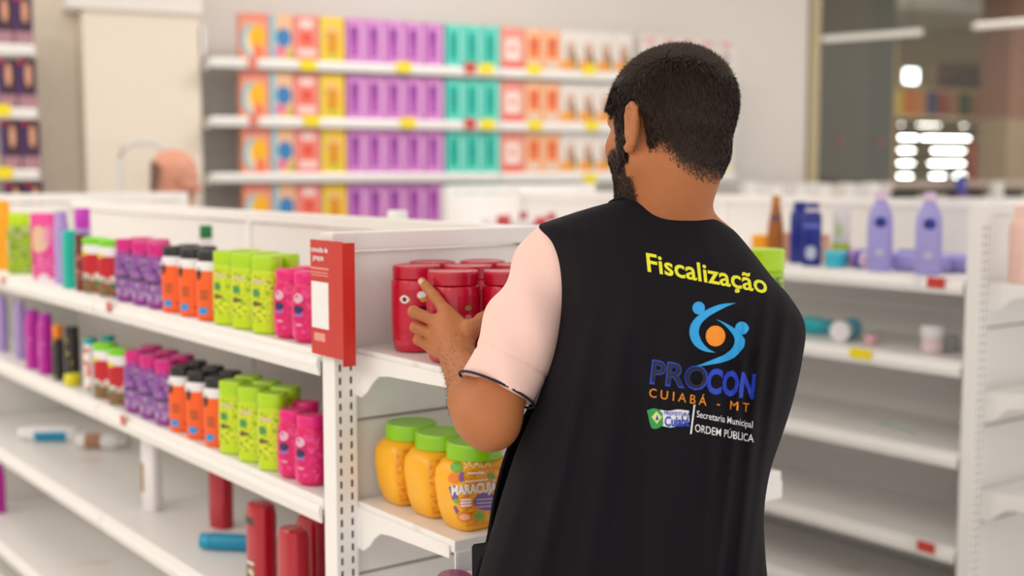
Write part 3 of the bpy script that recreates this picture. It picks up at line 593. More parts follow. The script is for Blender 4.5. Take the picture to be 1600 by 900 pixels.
# lime jar at the right end of the end-cap shelf, orange lump on the shelf below
def b_lj(label):
    B = [(0, .040, .040), (.004, .046, .046), (.118, .048, .048), (.124, .044, .044)]
    t = bottle('hair_cream_jar', label, 'jar', B, mat('lime_jar_plastic', S(160, 200, 30), .3), [(.123, .044, .044), (.125, .0485, .0485), (.164, .0485, .0485), (.168, .045, .045)], LIME2, N=36, capname='lid')
    wrap('front_label', seg(B, .008, .112), 160, mat_print('green_leaf_print', [S(110, 160, 40), S(130, 176, 40), S(70, 120, 40), S(200, 200, 90)], 50), t, face=-45); return t
p = np.array([-1.752, 1.968, 0]); Kind(b_lj).put((float(p[0]), float(p[1]), 1.172), 'lime green jar showing past the right shoulder of the man in the vest')
K_ol = simple('lotion_bottle', 'bottle', .06, .03, .022, 2.4, mat('burnt_orange_plastic', S(196, 110, 40), .4), mat('burnt_orange_cap', S(180, 96, 40), .4), .3)
K_ol.put((-1.745, 1.955, .88), 'small burnt orange bottle on the lower end-cap shelf, right of the vest')
# red sign on the corner post
sg = thing('price_check_sign', 'red price check sign with a white card, hung on the corner post', 'sign', (-2.018, YF-.013, 1.190))
SR = mat('sign_red', S(196, 40, 30), .4, var=.05, scale=6); 
bm = bmesh.new(); add_box(bm, -.058, .060, -.004, -.001, -.028, .185, 0, .0008); link('sign_face', from_bm(bm), SR, sg)
bm = bmesh.new(); add_box(bm, .0592, .0622, -.004, .022, -.040, .183, 0, .0008); link('sign_side', from_bm(bm), mat('sign_red_side', S(206, 46, 34), .4), sg)
bm = bmesh.new(); add_box(bm, -.054, .010, -.0046, -.0039, .022, .108, 0); link('white_card', from_bm(bm), WTAG, sg)
def text_me(body, bold=0.0, res=3, spacing=1.0):
    c = bpy.data.curves.new('t', 'FONT'); c.body = body; c.size = 1; c.offset = bold; c.resolution_u = res; c.space_character = spacing; c.fill_mode = 'FRONT'
    o = bpy.data.objects.new('t', c); COL.objects.link(o); dg = bpy.context.evaluated_depsgraph_get(); me = bpy.data.meshes.new_from_object(o.evaluated_get(dg))
    bpy.data.objects.remove(o); bpy.data.curves.remove(c)
    xs = [v.co.x for v in me.vertices]; x0 = min(xs); w_ = max(xs)-x0
    for v in me.vertices: v.co.x -= x0
    return me, w_
def flat_text(name, body, x, z, width, m, par, y=-.0047, bold=.0):
    me, w_ = text_me(body, bold); s = width/w_
    for v in me.vertices: v.co = Vector((x+v.co.x*s, y, z+v.co.y*s))
    return link(name, me, m, par)
flat_text('lettering', 'consulta de', -.053, .163, .063, WTAG, sg, bold=.02); flat_text('lettering', 'preços', -.046, .148, .040, WTAG, sg, bold=.02)
bm = bmesh.new(); add_box(bm, -.056, .012, -.0046, -.0039, .131, .1345); add_box(bm, -.056, .008, -.0046, -.0039, .124, .1262); add_box(bm, -.054, .010, -.0046, -.0039, .119, .1208); link('fine_print', from_bm(bm), mat('pale_red_ink', S(226, 150, 140), .5), sg)
bm = bmesh.new(); add_box(bm, -.046, -.004, -.0046, -.0039, -.002, .013, 0, .0002); link('emblem', from_bm(bm), mat('pale_red_ink', S(226, 150, 140), .5), sg)

# ================================================================== right gondola: body lotions and leftovers
def putr(K, px, py, z, back, label, rz=.5, rot=None, group=None, lift=0.0):
    Y = YF2+back; X = px_x(px, py, Y)
    return K.put((X, Y, z+lift), label, group, rz, rot)
R1, R2, R3, R4, R5 = ZR
NAVY = mat('navy_blue_plastic', S(24, 42, 140), .3); PERI = mat('periwinkle_plastic', S(168, 160, 224), .35)
BOT_N = [(0, .028, .018, 3), (.005, .032, .021, 3), (.16, .032, .021, 3), (.18, .028, .018, 2.6), (.184, .020, .016, 2.4)]
def b_navy(label):
    t = bottle('body_lotion_bottle', label, 'bottle', BOT_N, NAVY, [(.183, .019, .015, 2.4), (.186, .022, .017, 2.4), (.212, .022, .017, 2.4), (.214, .019, .015, 2.4)], NAVY)
    blob(BOT_N, .182, 0, .001, .001)(t, WPL, 'print'); wrap('collar', [(.184, .021, .017, 2.4), (.196, .023, .018, 2.4)], 150, mat('pinkish_white_plastic', S(236, 214, 224), .4), t)
    wrap('band', seg(BOT_N, .128, .144), 110, mat('pale_blue_ink', S(96, 110, 200), .4), t); blob(BOT_N, .045, 0, .026, .046)(t, mat('pale_figure_ink', S(196, 200, 226), .4), 'print'); return t
KN = Kind(b_navy)
putr(KN, 1269, 360, R1, .06, 'navy blue lotion bottle with a pinkish white collar, front of the pair', .55)
def b_navy2(label): return bottle('body_lotion_bottle', label, 'bottle', BOT_N, NAVY, [(.183, .022, .017, 2.4), (.212, .022, .017, 2.4), (.214, .019, .015, 2.4)], NAVY)
putr(Kind(b_navy2), 1249, 360, R1, .13, 'plain navy blue lotion bottle behind the collared one', .55)
BRN = mat('caramel_plastic', S(168, 98, 30), .3)
def b_br(label):
    B = [(0, .026, .018, 2.6), (.005, .030, .020, 2.6), (.12, .028, .019, 2.6), (.16, .022, .017, 2.4), (.20, .014, .013)]
    t = bottle('sun_oil_bottle', label, 'bottle', B, BRN, [(.199, .0135, .013), (.201, .0155, .015), (.232, .0155, .015), (.234, .013, .013)], mat('honey_cap', S(206, 126, 20), .35))
    blob(B, .155, 0, .018, .018)(t, NAVY, 'badge'); return t
putr(Kind(b_br), 1212, 350, R1, .12, 'caramel brown oil bottle with a honey cap beside the navy bottles', .5)
K_yb = simple('lotion_bottle', 'bottle', .09, .034, .024, 2.8, mat('sunny_orange_plastic', S(250, 170, 20), .35), mat('scarlet_cap', S(226, 40, 60), .35), .16, taper=.98, neck=.96)
putr(K_yb, 1189, 375, R1, .16, 'squat orange bottle with a scarlet base behind the lime jar', .5, rot=(math.radians(180), 0, .5), lift=.09)
def b_wl2(label):
    B = [(0, .026, .020, 2.6), (.005, .030, .022, 2.6), (.17, .030, .022, 2.6), (.19, .024, .02, 2.4)]
    t = bottle('body_lotion_bottle', label, 'bottle', B, mat('milky_plastic', S(234, 230, 226), .35), [(.189, .022, .019), (.191, .024, .021), (.212, .024, .021), (.214, .02, .019)], WPL)
    wrap('lime_band', seg(B, .035, .075), 150, mat('lime_band_ink', S(196, 208, 40), .4), t); blob(B, .12, -10, .022, .05)(t, mat('pale_green_ink', S(214, 220, 170), .5), 'print'); return t
putr(Kind(b_wl2), 1315, 360, R1, .17, 'milky white lotion bottle with a lime band', .5)
K_cy = simple('cream_pot', 'pot', .055, .036, .036, 2, mat('turquoise_pot_plastic', S(60, 190, 214), .35), mat('turquoise_lid', S(80, 200, 220), .35), .4, neck=.98)
putr(K_cy, 1306, 398, R1, .075, 'turquoise cream pot before the milky white bottle', .0)
K_pc = simple('lotion_bottle', 'bottle', .10, .022, .018, 2.6, mat('peach_plastic', S(236, 190, 156), .4), mat('peach_cap', S(230, 170, 130), .4), .2)
putr(K_pc, 1230, 380, R1, .20, 'small peach bottle between the caramel and navy bottles', .4); putr(K_pc, 1288, 385, R1, .19, 'small peach bottle right of the navy pair', .4)
BOT_P = [(0, .034, .020, 2.8), (.006, .038, .023, 2.8), (.08, .040, .024, 2.8), (.15, .040, .024, 2.6), (.180, .037, .0225, 2.5), (.203, .029, .0195, 2.4), (.219, .0205, .016, 2.2), (.226, .015, .014)]
def b_peri(label):
    t = bottle('body_lotion_bottle', label, 'bottle', BOT_P, PERI, [(.225, .016, .0145), (.227, .019, .017), (.252, .0185, .0165), (.255, .014, .013)], mat('lilac_white_cap', S(206, 180, 226), .35), N=32)
    blob(BOT_P, .158, 2, .030, .034)(t, NAVY, 'badge'); blob(BOT_P, .062, 0, .016, .022)(t, mat('pale_figure_ink', S(220, 206, 226), .4), 'print')
    wrap('pink_collar', [(.232, .0192, .0172), (.245, .0192, .0172)], 160, mat('pinkish_white_plastic', S(236, 214, 224), .4), t); return t
KPE = Kind(b_peri)
putr(KPE, 1375, 370, R1, .050, 'tall periwinkle lotion bottle with a navy badge, left of the two', .62)
putr(KPE, 1451, 375, R1, .050, 'tall periwinkle lotion bottle with a navy badge, right of the two', .62)
def lyr(K, px, py, z, r, back, label, yaw): return putr(K, px, py, z, back, label, rot=(0, H90, yaw), lift=r)
K_l1 = simple('body_lotion_bottle', 'bottle', .17, .026, .024, 2.4, NAVY, NAVY, .15)
lyr(K_l1, 1345, 385, R1, .026, .25, 'navy bottle lying behind the left periwinkle bottle', .05)
K_l2 = simple('body_lotion_bottle', 'bottle', .19, .030, .026, 2.4, PERI, PERI, .15)
lyr(K_l2, 1396, 400, R1, .030, .122, 'periwinkle bottle lying between the two tall ones', .15)
K_l3 = simple('body_lotion_bottle', 'bottle', .19, .028, .026, 2.4, mat('royal_blue_plastic', S(44, 60, 170), .35), NAVY, .15)
lyr(K_l3, 1405, 372, R1, .028, .30, 'royal blue bottle lying at the back between the periwinkle bottles', .1)
lyr(K_l2, 1472, 398, R1, .030, .20, 'periwinkle bottle lying behind the right tall one', .15)
K_l4 = simple('body_lotion_bottle', 'bottle', .16, .030, .024, 2.4, mat('indigo_plastic', S(70, 64, 170), .35), mat('rose_white_cap', S(226, 190, 214), .35), .2, [(.3, .7, mat('pale_rose_ink2', S(206, 150, 200), .4))])
lyr(K_l4, 1332, 388, R1, .030, .16, 'indigo bottle leaning on its side left of the periwinkle bottle', -.6)
# second shelf
K_t1 = simple('cream_tube', 'tube', .17, .030, .022, 2.6, mat('sea_teal_plastic', S(40, 176, 186), .35), mat('sea_teal_cap', S(40, 160, 176), .35), .2)
lyr(K_t1, 1232, 515, R2, .030, .14, 'sea teal tube lying half behind the vest on the second shelf', .2)
K_t2 = simple('lotion_bottle', 'bottle', .15, .034, .034, 2, mat('sky_blue_plastic', S(96, 190, 216), .35), WPL, .22, neck=.97)
lyr(K_t2, 1332, 515, R2, .034, .20, 'sky blue bottle lying with its white cap towards us on the second shelf', -1.2)
K_pk = simple('cream_pot', 'pot', .03, .022, .022, 2, mat('rose_pot_plastic', S(226, 170, 180), .4), mat('rose_lid', S(232, 180, 190), .4), .4, neck=.96)
putr(K_pk, 1361, 530, R2, .10, 'tiny rose pink pot on the second shelf', 0)
K_wj = simple('cream_jar', 'jar', .085, .036, .036, 2, mat('pale_rose_jar', S(232, 208, 214), .35), WPL, .42, neck=.99)
putr(K_wj, 1458, 530, R2, .10, 'white-lidded pale rose jar at the right of the second shelf', 0)
K_cl = simple('cream_pot', 'pot', .05, .03, .03, 2, mat('clear_grey_plastic', S(196, 196, 192), .2), mat('clear_grey_lid', S(200, 204, 200), .2), .4, neck=.98)
putr(K_cl, 1482, 530, R2, .18, 'clear grey pot behind the pale rose jar', 0)
p = ony(1405, 675, YF2+.16)
st = link('plastic_strap', tube_me([(-.09, .02, .004), (-.04, 0, .018), (.0, -.01, .02), (.05, -.02, .012), (.09, -.03, .004)], .004, 8), mat('pale_green_strap', S(170, 206, 186), .4), None, (float(p[0]), float(p[1]), R3), 60)
tag(st, 'pale green plastic strap curled on the third shelf of the right gondola', 'strap')
# right end-cap bottle
def b_pkb(label):
    B = [(0.0000, 0.0313, 0.0261, 2.6), (0.0052, 0.0365, 0.0296, 2.8), (0.1653, 0.0365, 0.0296, 2.8), (0.1870, 0.0313, 0.0261, 2.5), (0.1914, 0.0261, 0.0235, 2.2)]
    t = bottle('shampoo_bottle', label, 'bottle', B, mat('blush_pink_plastic', S(246, 204, 192), .35), [(0.1905, 0.0252, 0.0226), (0.1923, 0.0278, 0.0252), (0.2279, 0.0278, 0.0252), (0.2306, 0.0252, 0.0226)], mat('blush_pink_cap', S(246, 208, 198), .35))
    wrap('coral_label', seg(B, .035, .14), 80, mat('coral_ink', S(230, 120, 96), .4), t, face=60); return t
_pk = Kind(b_pkb).put((-2.028, 3.412, 1.172), 'blush pink bottle on the end-cap shelf at the right edge')
# upper-left shelf of the right gondola: white and red items
K_wr = simple('cream_jar', 'jar', .11, .025, .025, 2, mat('frosted_white_plastic', S(236, 228, 228), .35), WPL, .25, neck=.98)
K_rb = simple('soap_box', 'box', .12, .034, .022, 6, mat('brick_red_carton', S(196, 72, 78), .5), mat('brick_red_carton', S(196, 72, 78), .5), 0)
K_wb2 = simple('lotion_bottle', 'bottle', .14, .023, .019, 2.6, mat('frosted_white_plastic', S(236, 228, 228), .35), mat('dusty_red_cap', S(190, 90, 96), .4), .25)
for i, (K, px, nm) in enumerate(((K_wr, 762, 'frosted white jar'), (K_rb, 788, 'brick red soap carton'), (K_wr, 806, 'frosted white jar'), (K_wb2, 818, 'frosted bottle with dusty red cap'), (K_wr, 832, 'frosted white jar'), (K_rb, 848, 'brick red soap carton'), (K_wb2, 862, 'frosted bottle with dusty red cap'), (K_wr, 884, 'frosted white jar'), (K_wb2, 905, 'frosted bottle with dusty red cap'), (K_wr, 928, 'frosted white jar'))):
    putr(K, px, 330, R1, .12, f'{nm}, {ORD[i]} in the row showing above the crimson jars', .5, group='small items at the far end of the right gondola')

# ================================================================== wall shelving with hair colour cartons
s330, sEnd = wl(331, 0), wl(1148, 0)
WZ = [zat(560, 99, 0), zat(560, 187, 0), zat(560, 271, 0), zat(560, 356, 0)]; BXH = (zat(560, 34, .03)-WZ[0])*1.07
def wall_unit(label, sa, sb, zs, ztop, side):
    t = thing('wall_shelving', label, 'shelving', wp(sa, 0), WA); L = sb-sa
    box('base', 0, L, .02, .42, 0, .15, PANEL, t)
    nb = max(1, round(L/1.3)); bw = L/nb
    for i in range(nb):
        for za, zb in ((.15, .9), (.904, 1.6), (1.604, ztop)): box('back_panel', bw*i+.005, bw*(i+1)-.005, .39, .415, za, zb, PANEL, t, .001)
    for i in range(nb+1): box('upright', max(0, bw*i-.02), min(L, bw*i+.02), .36, .39, 0, ztop, WHITE, t)
    for z in zs:
        for i in range(nb):
            s = box('shelf', bw*i+.003, bw*(i+1)-.003, 0, .36, z-.02, z, WHITE, t, .002); c = Vector(s.location)
            yy = [-c.y, -c.y-.006, -c.y-.012, -c.y-.004, -c.y]; extrude('price_rail', list(zip(yy, [.024, .024, .01, -.025, -.025])), 'x', -bw/2+.004, bw/2-.004, RAIL, s)
        for xx in side:
            bm = bmesh.new(); pr = [(.36, 0), (.36, -.11), (.33, -.11), (.27, -.05), (.02, -.03), (.02, 0)]; A = [bm.verts.new((xx*L, y, zz)) for y, zz in pr]; B = [bm.verts.new((xx*L+(.004 if xx < .5 else -.004), y, zz)) for y, zz in pr]
            bm.faces.new(A); bm.faces.new(B[::-1]); [bm.faces.new((A[i], B[i], B[(i+1) % 6], A[(i+1) % 6])) for i in range(6)]
            link('bracket', from_bm(bm), WHITE, t, (0, 0, z-.02))
    return t
wu = wall_unit('long white wall shelving filled with colourful hair dye cartons', s330, sEnd, WZ+[.95, .6], zat(560, 48, .4), (0, 1))
box('side_board', -.012, .004, .10, .40, WZ[0]+.02, zat(340, 46, .2), WHITE, wu)
s62 = wl(62, 0); WZL = [zat(30, 70, 0), zat(30, 170, 0), zat(30, 266, 0), zat(30, 362, 0)]
wu2 = wall_unit('white wall shelving at the left edge with dark hair dye cartons', s62-1.35, s62, WZL+[.95, .6], 2.5, (0, 1))
def wtag(u, s_root, px, py, w_, m):
    s = wl(px, -.012)-s_root; bm = bmesh.new(); z = zat(px, py, -.012); add_box(bm, s-w_/2, s+w_/2, -.0145, -.0125, z-.028, z+.028); link('price_tag', from_bm(bm), m, u)
for k, (a, b, c) in enumerate(((484, 632, 760), (488, 638, 762), (None, None, None))):
    y = (102, 189, 272)[k]
    if a:
        for px in (a, b, c): wtag(wu, s330, px, y+px*.02-10, .09, YTAG)
    for px in ((834, 920), (836, 924), (922,))[k]: wtag(wu, s330, px, y+px*.012-4, .085, YTAG)
    if k < 2: wtag(wu, s330, 735, y+4, .07, REDTAG); wtag(wu, s330, 398, y-2, .05, mat('salmon_tag', S(226, 130, 110), .5))
for y in (172, 270): wtag(wu2, s62-1.35, 4, y, .09, YTAG)
def ink(n, c): return mat('ink_'+n, S(*c), .45)
def carton(kind):
    base, prints = CART[kind]
    def bld(label):
        t = thing('hair_dye_carton', label, 'carton'); h = BXH; w_ = CW[kind]
        bm = bmesh.new(); add_box(bm, -w_/2, w_/2, 0, .09, 0, h, 0, .002); link('carton_body', from_bm(bm), base, t)
        for nm, shape, cx, cz, a, b, m, lvl in prints:
            bm = bmesh.new(); y = -.0008*lvl
            if shape == 'r': add_box(bm, (cx-a/2)*w_, (cx+a/2)*w_, y, .001, (cz-b/2)*h, (cz+b/2)*h)
            else:
                A = [bm.verts.new((cx*w_+a/2*w_*math.cos(k*math.pi/10), y, cz*h+b/2*h*math.sin(k*math.pi/10))) for k in range(20)]; B = [bm.verts.new((v.co.x, .001, v.co.z)) for v in A]
                bm.faces.new(A); [bm.faces.new((A[i], B[i], B[(i+1) % 20], A[(i+1) % 20])) for i in range(20)]
            link(nm, from_bm(bm), m, t)
        return t
    return Kind(bld)
def wspan(a, b): return (wl(b, 0)-wl(a, 0))
CW = {'rainbow': wspan(380, 424)*.98, 'blue': wspan(425, 462)*.98, 'rose': wspan(462, 502)*.98, 'yellow': wspan(503, 542)*.96, 'purple': wspan(543, 695)/5*.95, 'teal': wspan(697, 782)/3*.96, 'salmon': wspan(783, 820)*.98, 'orange': wspan(820, 876)/2*.96, 'white': wspan(876, 1000)/4.5*.98, 'grey': wspan(1000, 1146)/5*.96, 'dark': (wl(60, 0)-wl(-1, 0))/2*.97}
r_, e_ = 'r', 'e'
CART = {
 'rainbow': (ink('salmon', (240, 160, 130)), [('print', e_, -.1, .42, .8, .7, ink('pale_blue', (150, 200, 214)), 1), ('print', e_, 0, .40, .66, .58, ink('cream', (246, 220, 180)), 2), ('print', e_, .08, .5, .58, .52, ink('sun_yellow', (250, 186, 30)), 3), ('print', r_, .1, .16, .3, .3, ink('coral', (244, 120, 80)), 4), ('print', r_, 0, .92, .9, .1, ink('coral_pink', (240, 130, 120)), 1)]),
 'blue': (ink('apricot', (244, 190, 150)), [('print', r_, -.36, .5, .26, .96, ink('pale_blue', (160, 204, 226)), 1), ('print', e_, .1, .5, .66, .42, ink('mid_blue', (60, 130, 190)), 2), ('print', e_, -.05, .2, .5, .2, ink('hot_rose', (236, 120, 160)), 2), ('print', e_, .35, .12, .3, .2, ink('leaf', (196, 200, 60)), 2)]),
 'rose': (ink('rose', (240, 140, 136)), [('print', e_, 0, .82, .6, .2, ink('shell', (250, 214, 206)), 1), ('print', r_, 0, .5, .56, .34, ink('coral', (244, 120, 80)), 1), ('print', r_, 0, .52, .36, .2, ink('red', (226, 80, 76)), 2), ('print', r_, 0, .2, .7, .16, ink('shell', (250, 214, 206)), 1)]),
 'yellow': (ink('butter', (248, 206, 60)), [('print', e_, 0, .6, .66, .44, ink('wheat', (240, 190, 120)), 1), ('print', r_, 0, .42, .46, .5, ink('ochre', (222, 150, 30)), 2), ('print', r_, .05, .15, .4, .14, ink('leaf', (196, 200, 60)), 3), ('print', r_, -.42, .5, .1, .9, ink('lemon_green', (220, 220, 90)), 1)]),
 'purple': (ink('orchid', (212, 136, 206)), [('dark_panel', r_, -.08, .5, .44, .66, ink('plum', (160, 66, 168)), 1), ('print', r_, -.08, .68, .32, .18, ink('deep_plum', (130, 56, 140)), 2), ('print', r_, .33, .5, .16, .8, ink('pale_orchid', (222, 170, 214)), 1), ('print', e_, -.06, .32, .26, .2, ink('mauve', (186, 100, 184)), 2)]),
 'teal': (ink('aqua', (100, 212, 196)), [('dark_panel', r_, -.06, .5, .50, .68, ink('sea_green', (0, 176, 156)), 1), ('print', r_, -.06, .52, .26, .3, ink('deep_sea_green', (0, 150, 136)), 2), ('print', r_, .36, .5, .14, .8, ink('pale_aqua', (150, 226, 212)), 1)]),
 'salmon': (ink('salmon_pink', (238, 150, 136)), [('print', r_, 0, .48, .6, .5, ink('shell_white', (244, 226, 220)), 1), ('print', r_, 0, .12, .8, .16, ink('coral_red', (230, 104, 96)), 1), ('print', e_, 0, .5, .3, .2, ink('salmon', (240, 160, 130)), 2)]),
 'orange': (ink('apricot_pale', (244, 190, 150)), [('print', r_, .02, .56, .62, .5, ink('burnt', (238, 122, 66)), 1), ('print', e_, .02, .6, .34, .26, ink('brick', (214, 92, 60)), 2), ('print', r_, 0, .14, .5, .14, ink('pale_grey', (214, 206, 200)), 1)]),
 'white': (ink('paper_white', (232, 224, 218)), [('print', e_, .05, .5, .5, .5, ink('taupe', (176, 140, 124)), 1), ('print', e_, .05, .62, .28, .22, ink('skin_print', (226, 180, 150)), 2), ('print', r_, -.05, .18, .8, .26, ink('amber', (240, 160, 60)), 1), ('print', r_, .3, .26, .22, .3, ink('khaki', (150, 130, 70)), 2)]),
 'grey': (ink('paper_white', (232, 224, 218)), [('print', r_, 0, .86, .6, .16, ink('dusty_rose', (226, 170, 170)), 1), ('print', e_, 0, .5, .5, .44, ink('silver', (190, 180, 178)), 1), ('print', r_, 0, .14, .7, .18, ink('pale_yellow', (230, 220, 150)), 1)]),
 'dark': (ink('aubergine', (74, 44, 70)), [('print', e_, .05, .66, .62, .66, ink('brown_black', (44, 30, 32)), 1), ('print', e_, .08, .68, .34, .46, ink('skin_print_dark', (222, 160, 130)), 2), ('print', r_, 0, .14, .96, .26, ink('mauve_grey', (176, 130, 140)), 3), ('print', r_, -.38, .6, .2, .6, ink('violet', (80, 40, 110)), 1), ('print', r_, -.3, .94, .3, .1, ink('crimson', (200, 40, 90)), 2)])}
KC = {k: carton(k) for k in CART}
ROWN = ['top', 'second', 'third', 'fourth']
def putc(kind, px, row, zs, label, grp):
    KC[kind].put(wp(wl(px, .03), .03, zs[row]), label, grp, WA)
full = {'rainbow': 'salmon carton with a yellow and blue print', 'blue': 'apricot carton with a blue blot', 'rose': 'rose pink carton', 'yellow': 'butter yellow carton', 'salmon': 'salmon carton with a white panel'}
for r in range(4):
    g = f'hair dye cartons on the {ROWN[r]} wall shelf'; sft = (0, -2, 0, 1)[r]
    for k, px in (('rainbow', 402), ('blue', 443), ('rose', 482), ('yellow', 522)): putc(k, px+sft*.5, r, WZ, f'{full[k]} on the {ROWN[r]} wall shelf', g)
    for i in range(5): putc('purple', 543+30.4*(i+.5), r, WZ, f'orchid purple carton, {ORD[i]} of five from the left, {ROWN[r]} wall shelf', g)
    for i in range(3): putc('teal', 697+28.4*(i+.5), r, WZ, f'aqua teal carton, {ORD[i]} of three from the left, {ROWN[r]} wall shelf', g)
    if r < 3:
        putc('salmon', 801, r, WZ, f'{full["salmon"]} on the {ROWN[r]} wall shelf', g)
        for i in range(2): putc('orange', 834+28*i, r, WZ, f'burnt orange carton, {("left", "right")[i]} of the two, {ROWN[r]} wall shelf', g)
        for i in range(4): putc('white', 890+27.4*i, r, WZ, f'white photo-print carton, {ORD[i]} from the left, {ROWN[r]} wall shelf', g)
        for i in range(5): putc('grey', 1014.6+29.2*i, r, WZ, f'pale carton with rosy top, {ORD[i]} right of the white ones, {ROWN[r]} wall shelf', g)
for i in range(2): putc('dark', 14+31*i, 0, WZL, f'dark hair dye carton, {("left", "right")[i]} one on the upper left-edge shelf', 'dark hair dye cartons at the left edge')
for i in range(2): putc('dark', 16+31*i, 1, WZL, f'dark hair dye carton, {("left", "right")[i]} one on the middle left-edge shelf', 'dark hair dye cartons at the left edge')
for i in range(2): putc('dark', 19+31*i, 2, WZL, f'dark hair dye carton, {("left", "right")[i]} one on the lower left-edge shelf', 'dark hair dye cartons at the left edge')
for i in range(2): putc('dark', 21+31*i, 3, WZL, f'dark hair dye carton, {("left", "right")[i]} one at the bottom, mostly hidden by the gondola', 'dark hair dye cartons at the left edge')

# low counter along the wall and the glass, goods on it
sc0 = wl(1160, -.2); LC = wl(1640, -.2)-sc0; zc_ = zat(1350, 311, -.2)
ct = thing('wall_counter', 'low white counter unit along the wall and the glass', 'counter', wp(sc0, 0), WA)
box('carcass', 0, LC, -.25, .10, .1, zc_-.03, PANEL, ct); box('top', -.02, LC+.02, -.28, .12, zc_-.03, zc_, WHITE, ct, .004); box('plinth', .03, LC-.03, -.2, .08, 0, .1, PANEL, ct)
for px in (1560,): x = wl(px, -.2)-sc0; box('post', x-.03, x+.03, -.22, -.16, zc_, zat(px, 284, -.2), WHITE, ct)
x0_ = wl(1385, -.1)-sc0; zr = zat(1480, 291, -.1); box('upper_rail', x0_, LC, -.12, -.06, zr, zr+.035, mat('greyish_rose_rail', S(206, 184, 178), .5), ct)
for xx in (x0_+.02, LC-.04): box('rail_post', xx, xx+.025, -.11, -.07, zc_, zr, WHITE, ct)
WC = [mat('pale_carton_'+str(i), S(*c), .5) for i, c in enumerate(((240, 236, 232), (232, 226, 224), (244, 240, 234), (226, 214, 212)))]
for i, px in enumerate(range(1171, 1384, 19)):
    h = zat(px, 285+(i*7 % 5), -.15)-zc_; w_ = wl(px+9, -.15)-wl(px-8.5, -.15)
    o = box('soap_carton', -w_/2, w_/2, -.04, .04, 0, h, WC[i % 4], None, .004); o.location = wp(wl(px, -.15), -.15, zc_+.0008); o.rotation_euler = (0, 0, WA)
    tag(o, f'pale carton, {ORD[i]} from the left on the low counter', 'carton', 'pale cartons on the low counter')
K_bp = simple('cream_pot', 'pot', .05, .035, .035, 2, BLACKCAP, BLACKCAP, .35, neck=.98)
for i, px in enumerate((1397, 1411, 1425, 1489, 1520, 1532, 1578, 1592)):
    K_bp.put(wp(wl(px, -.18), -.18, zc_), f'black pot, {ORD[i]} from the left on the low counter', 'black pots on the low counter')
K_bb = simple('shampoo_bottle', 'bottle', zat(1500, 275, -.2)-zc_, .035, .028, 2.4, mat('cobalt_plastic', S(64, 76, 176), .35), mat('cobalt_cap', S(60, 90, 180), .35), .3, [(.03, .3, mat('plum_ink', S(150, 60, 140), .4))])
K_bb.put(wp(wl(1502, -.2), -.2, zc_), 'cobalt blue bottle standing on the low counter before the glass', None, WA)
# step ladder leaning by the column
lx, ly = wl(225, -.12), -.12
ld = thing('step_ladder', 'white tubular step ladder standing before the cream column', 'ladder', wp(lx, ly), WA)
hw = (wl(262, ly)-wl(188, ly))/2; zt = zat(222, 221, ly); GT = mat('pale_grey_tube', S(226, 222, 216), .35)
link('handrail', tube_me([(-hw, 0, 0), (-hw, 0, zt-.08), (-hw+.02, 0, zt-.03), (-hw+.07, 0, zt), (hw-.07, 0, zt), (hw-.02, 0, zt-.03), (hw, 0, zt-.08), (hw, 0, 0)], .017), GT, ld, smooth=60)
for sx_ in (-hw, hw): link('rear_leg', tube_me([(sx_, -.02, 1.0), (sx_, -.32, 0)], .013), GT, ld, smooth=60)
for k in range(4): box('step', -hw, hw, -.10-.0*k, .02, .22+.24*k, .245+.24*k, GT, ld)

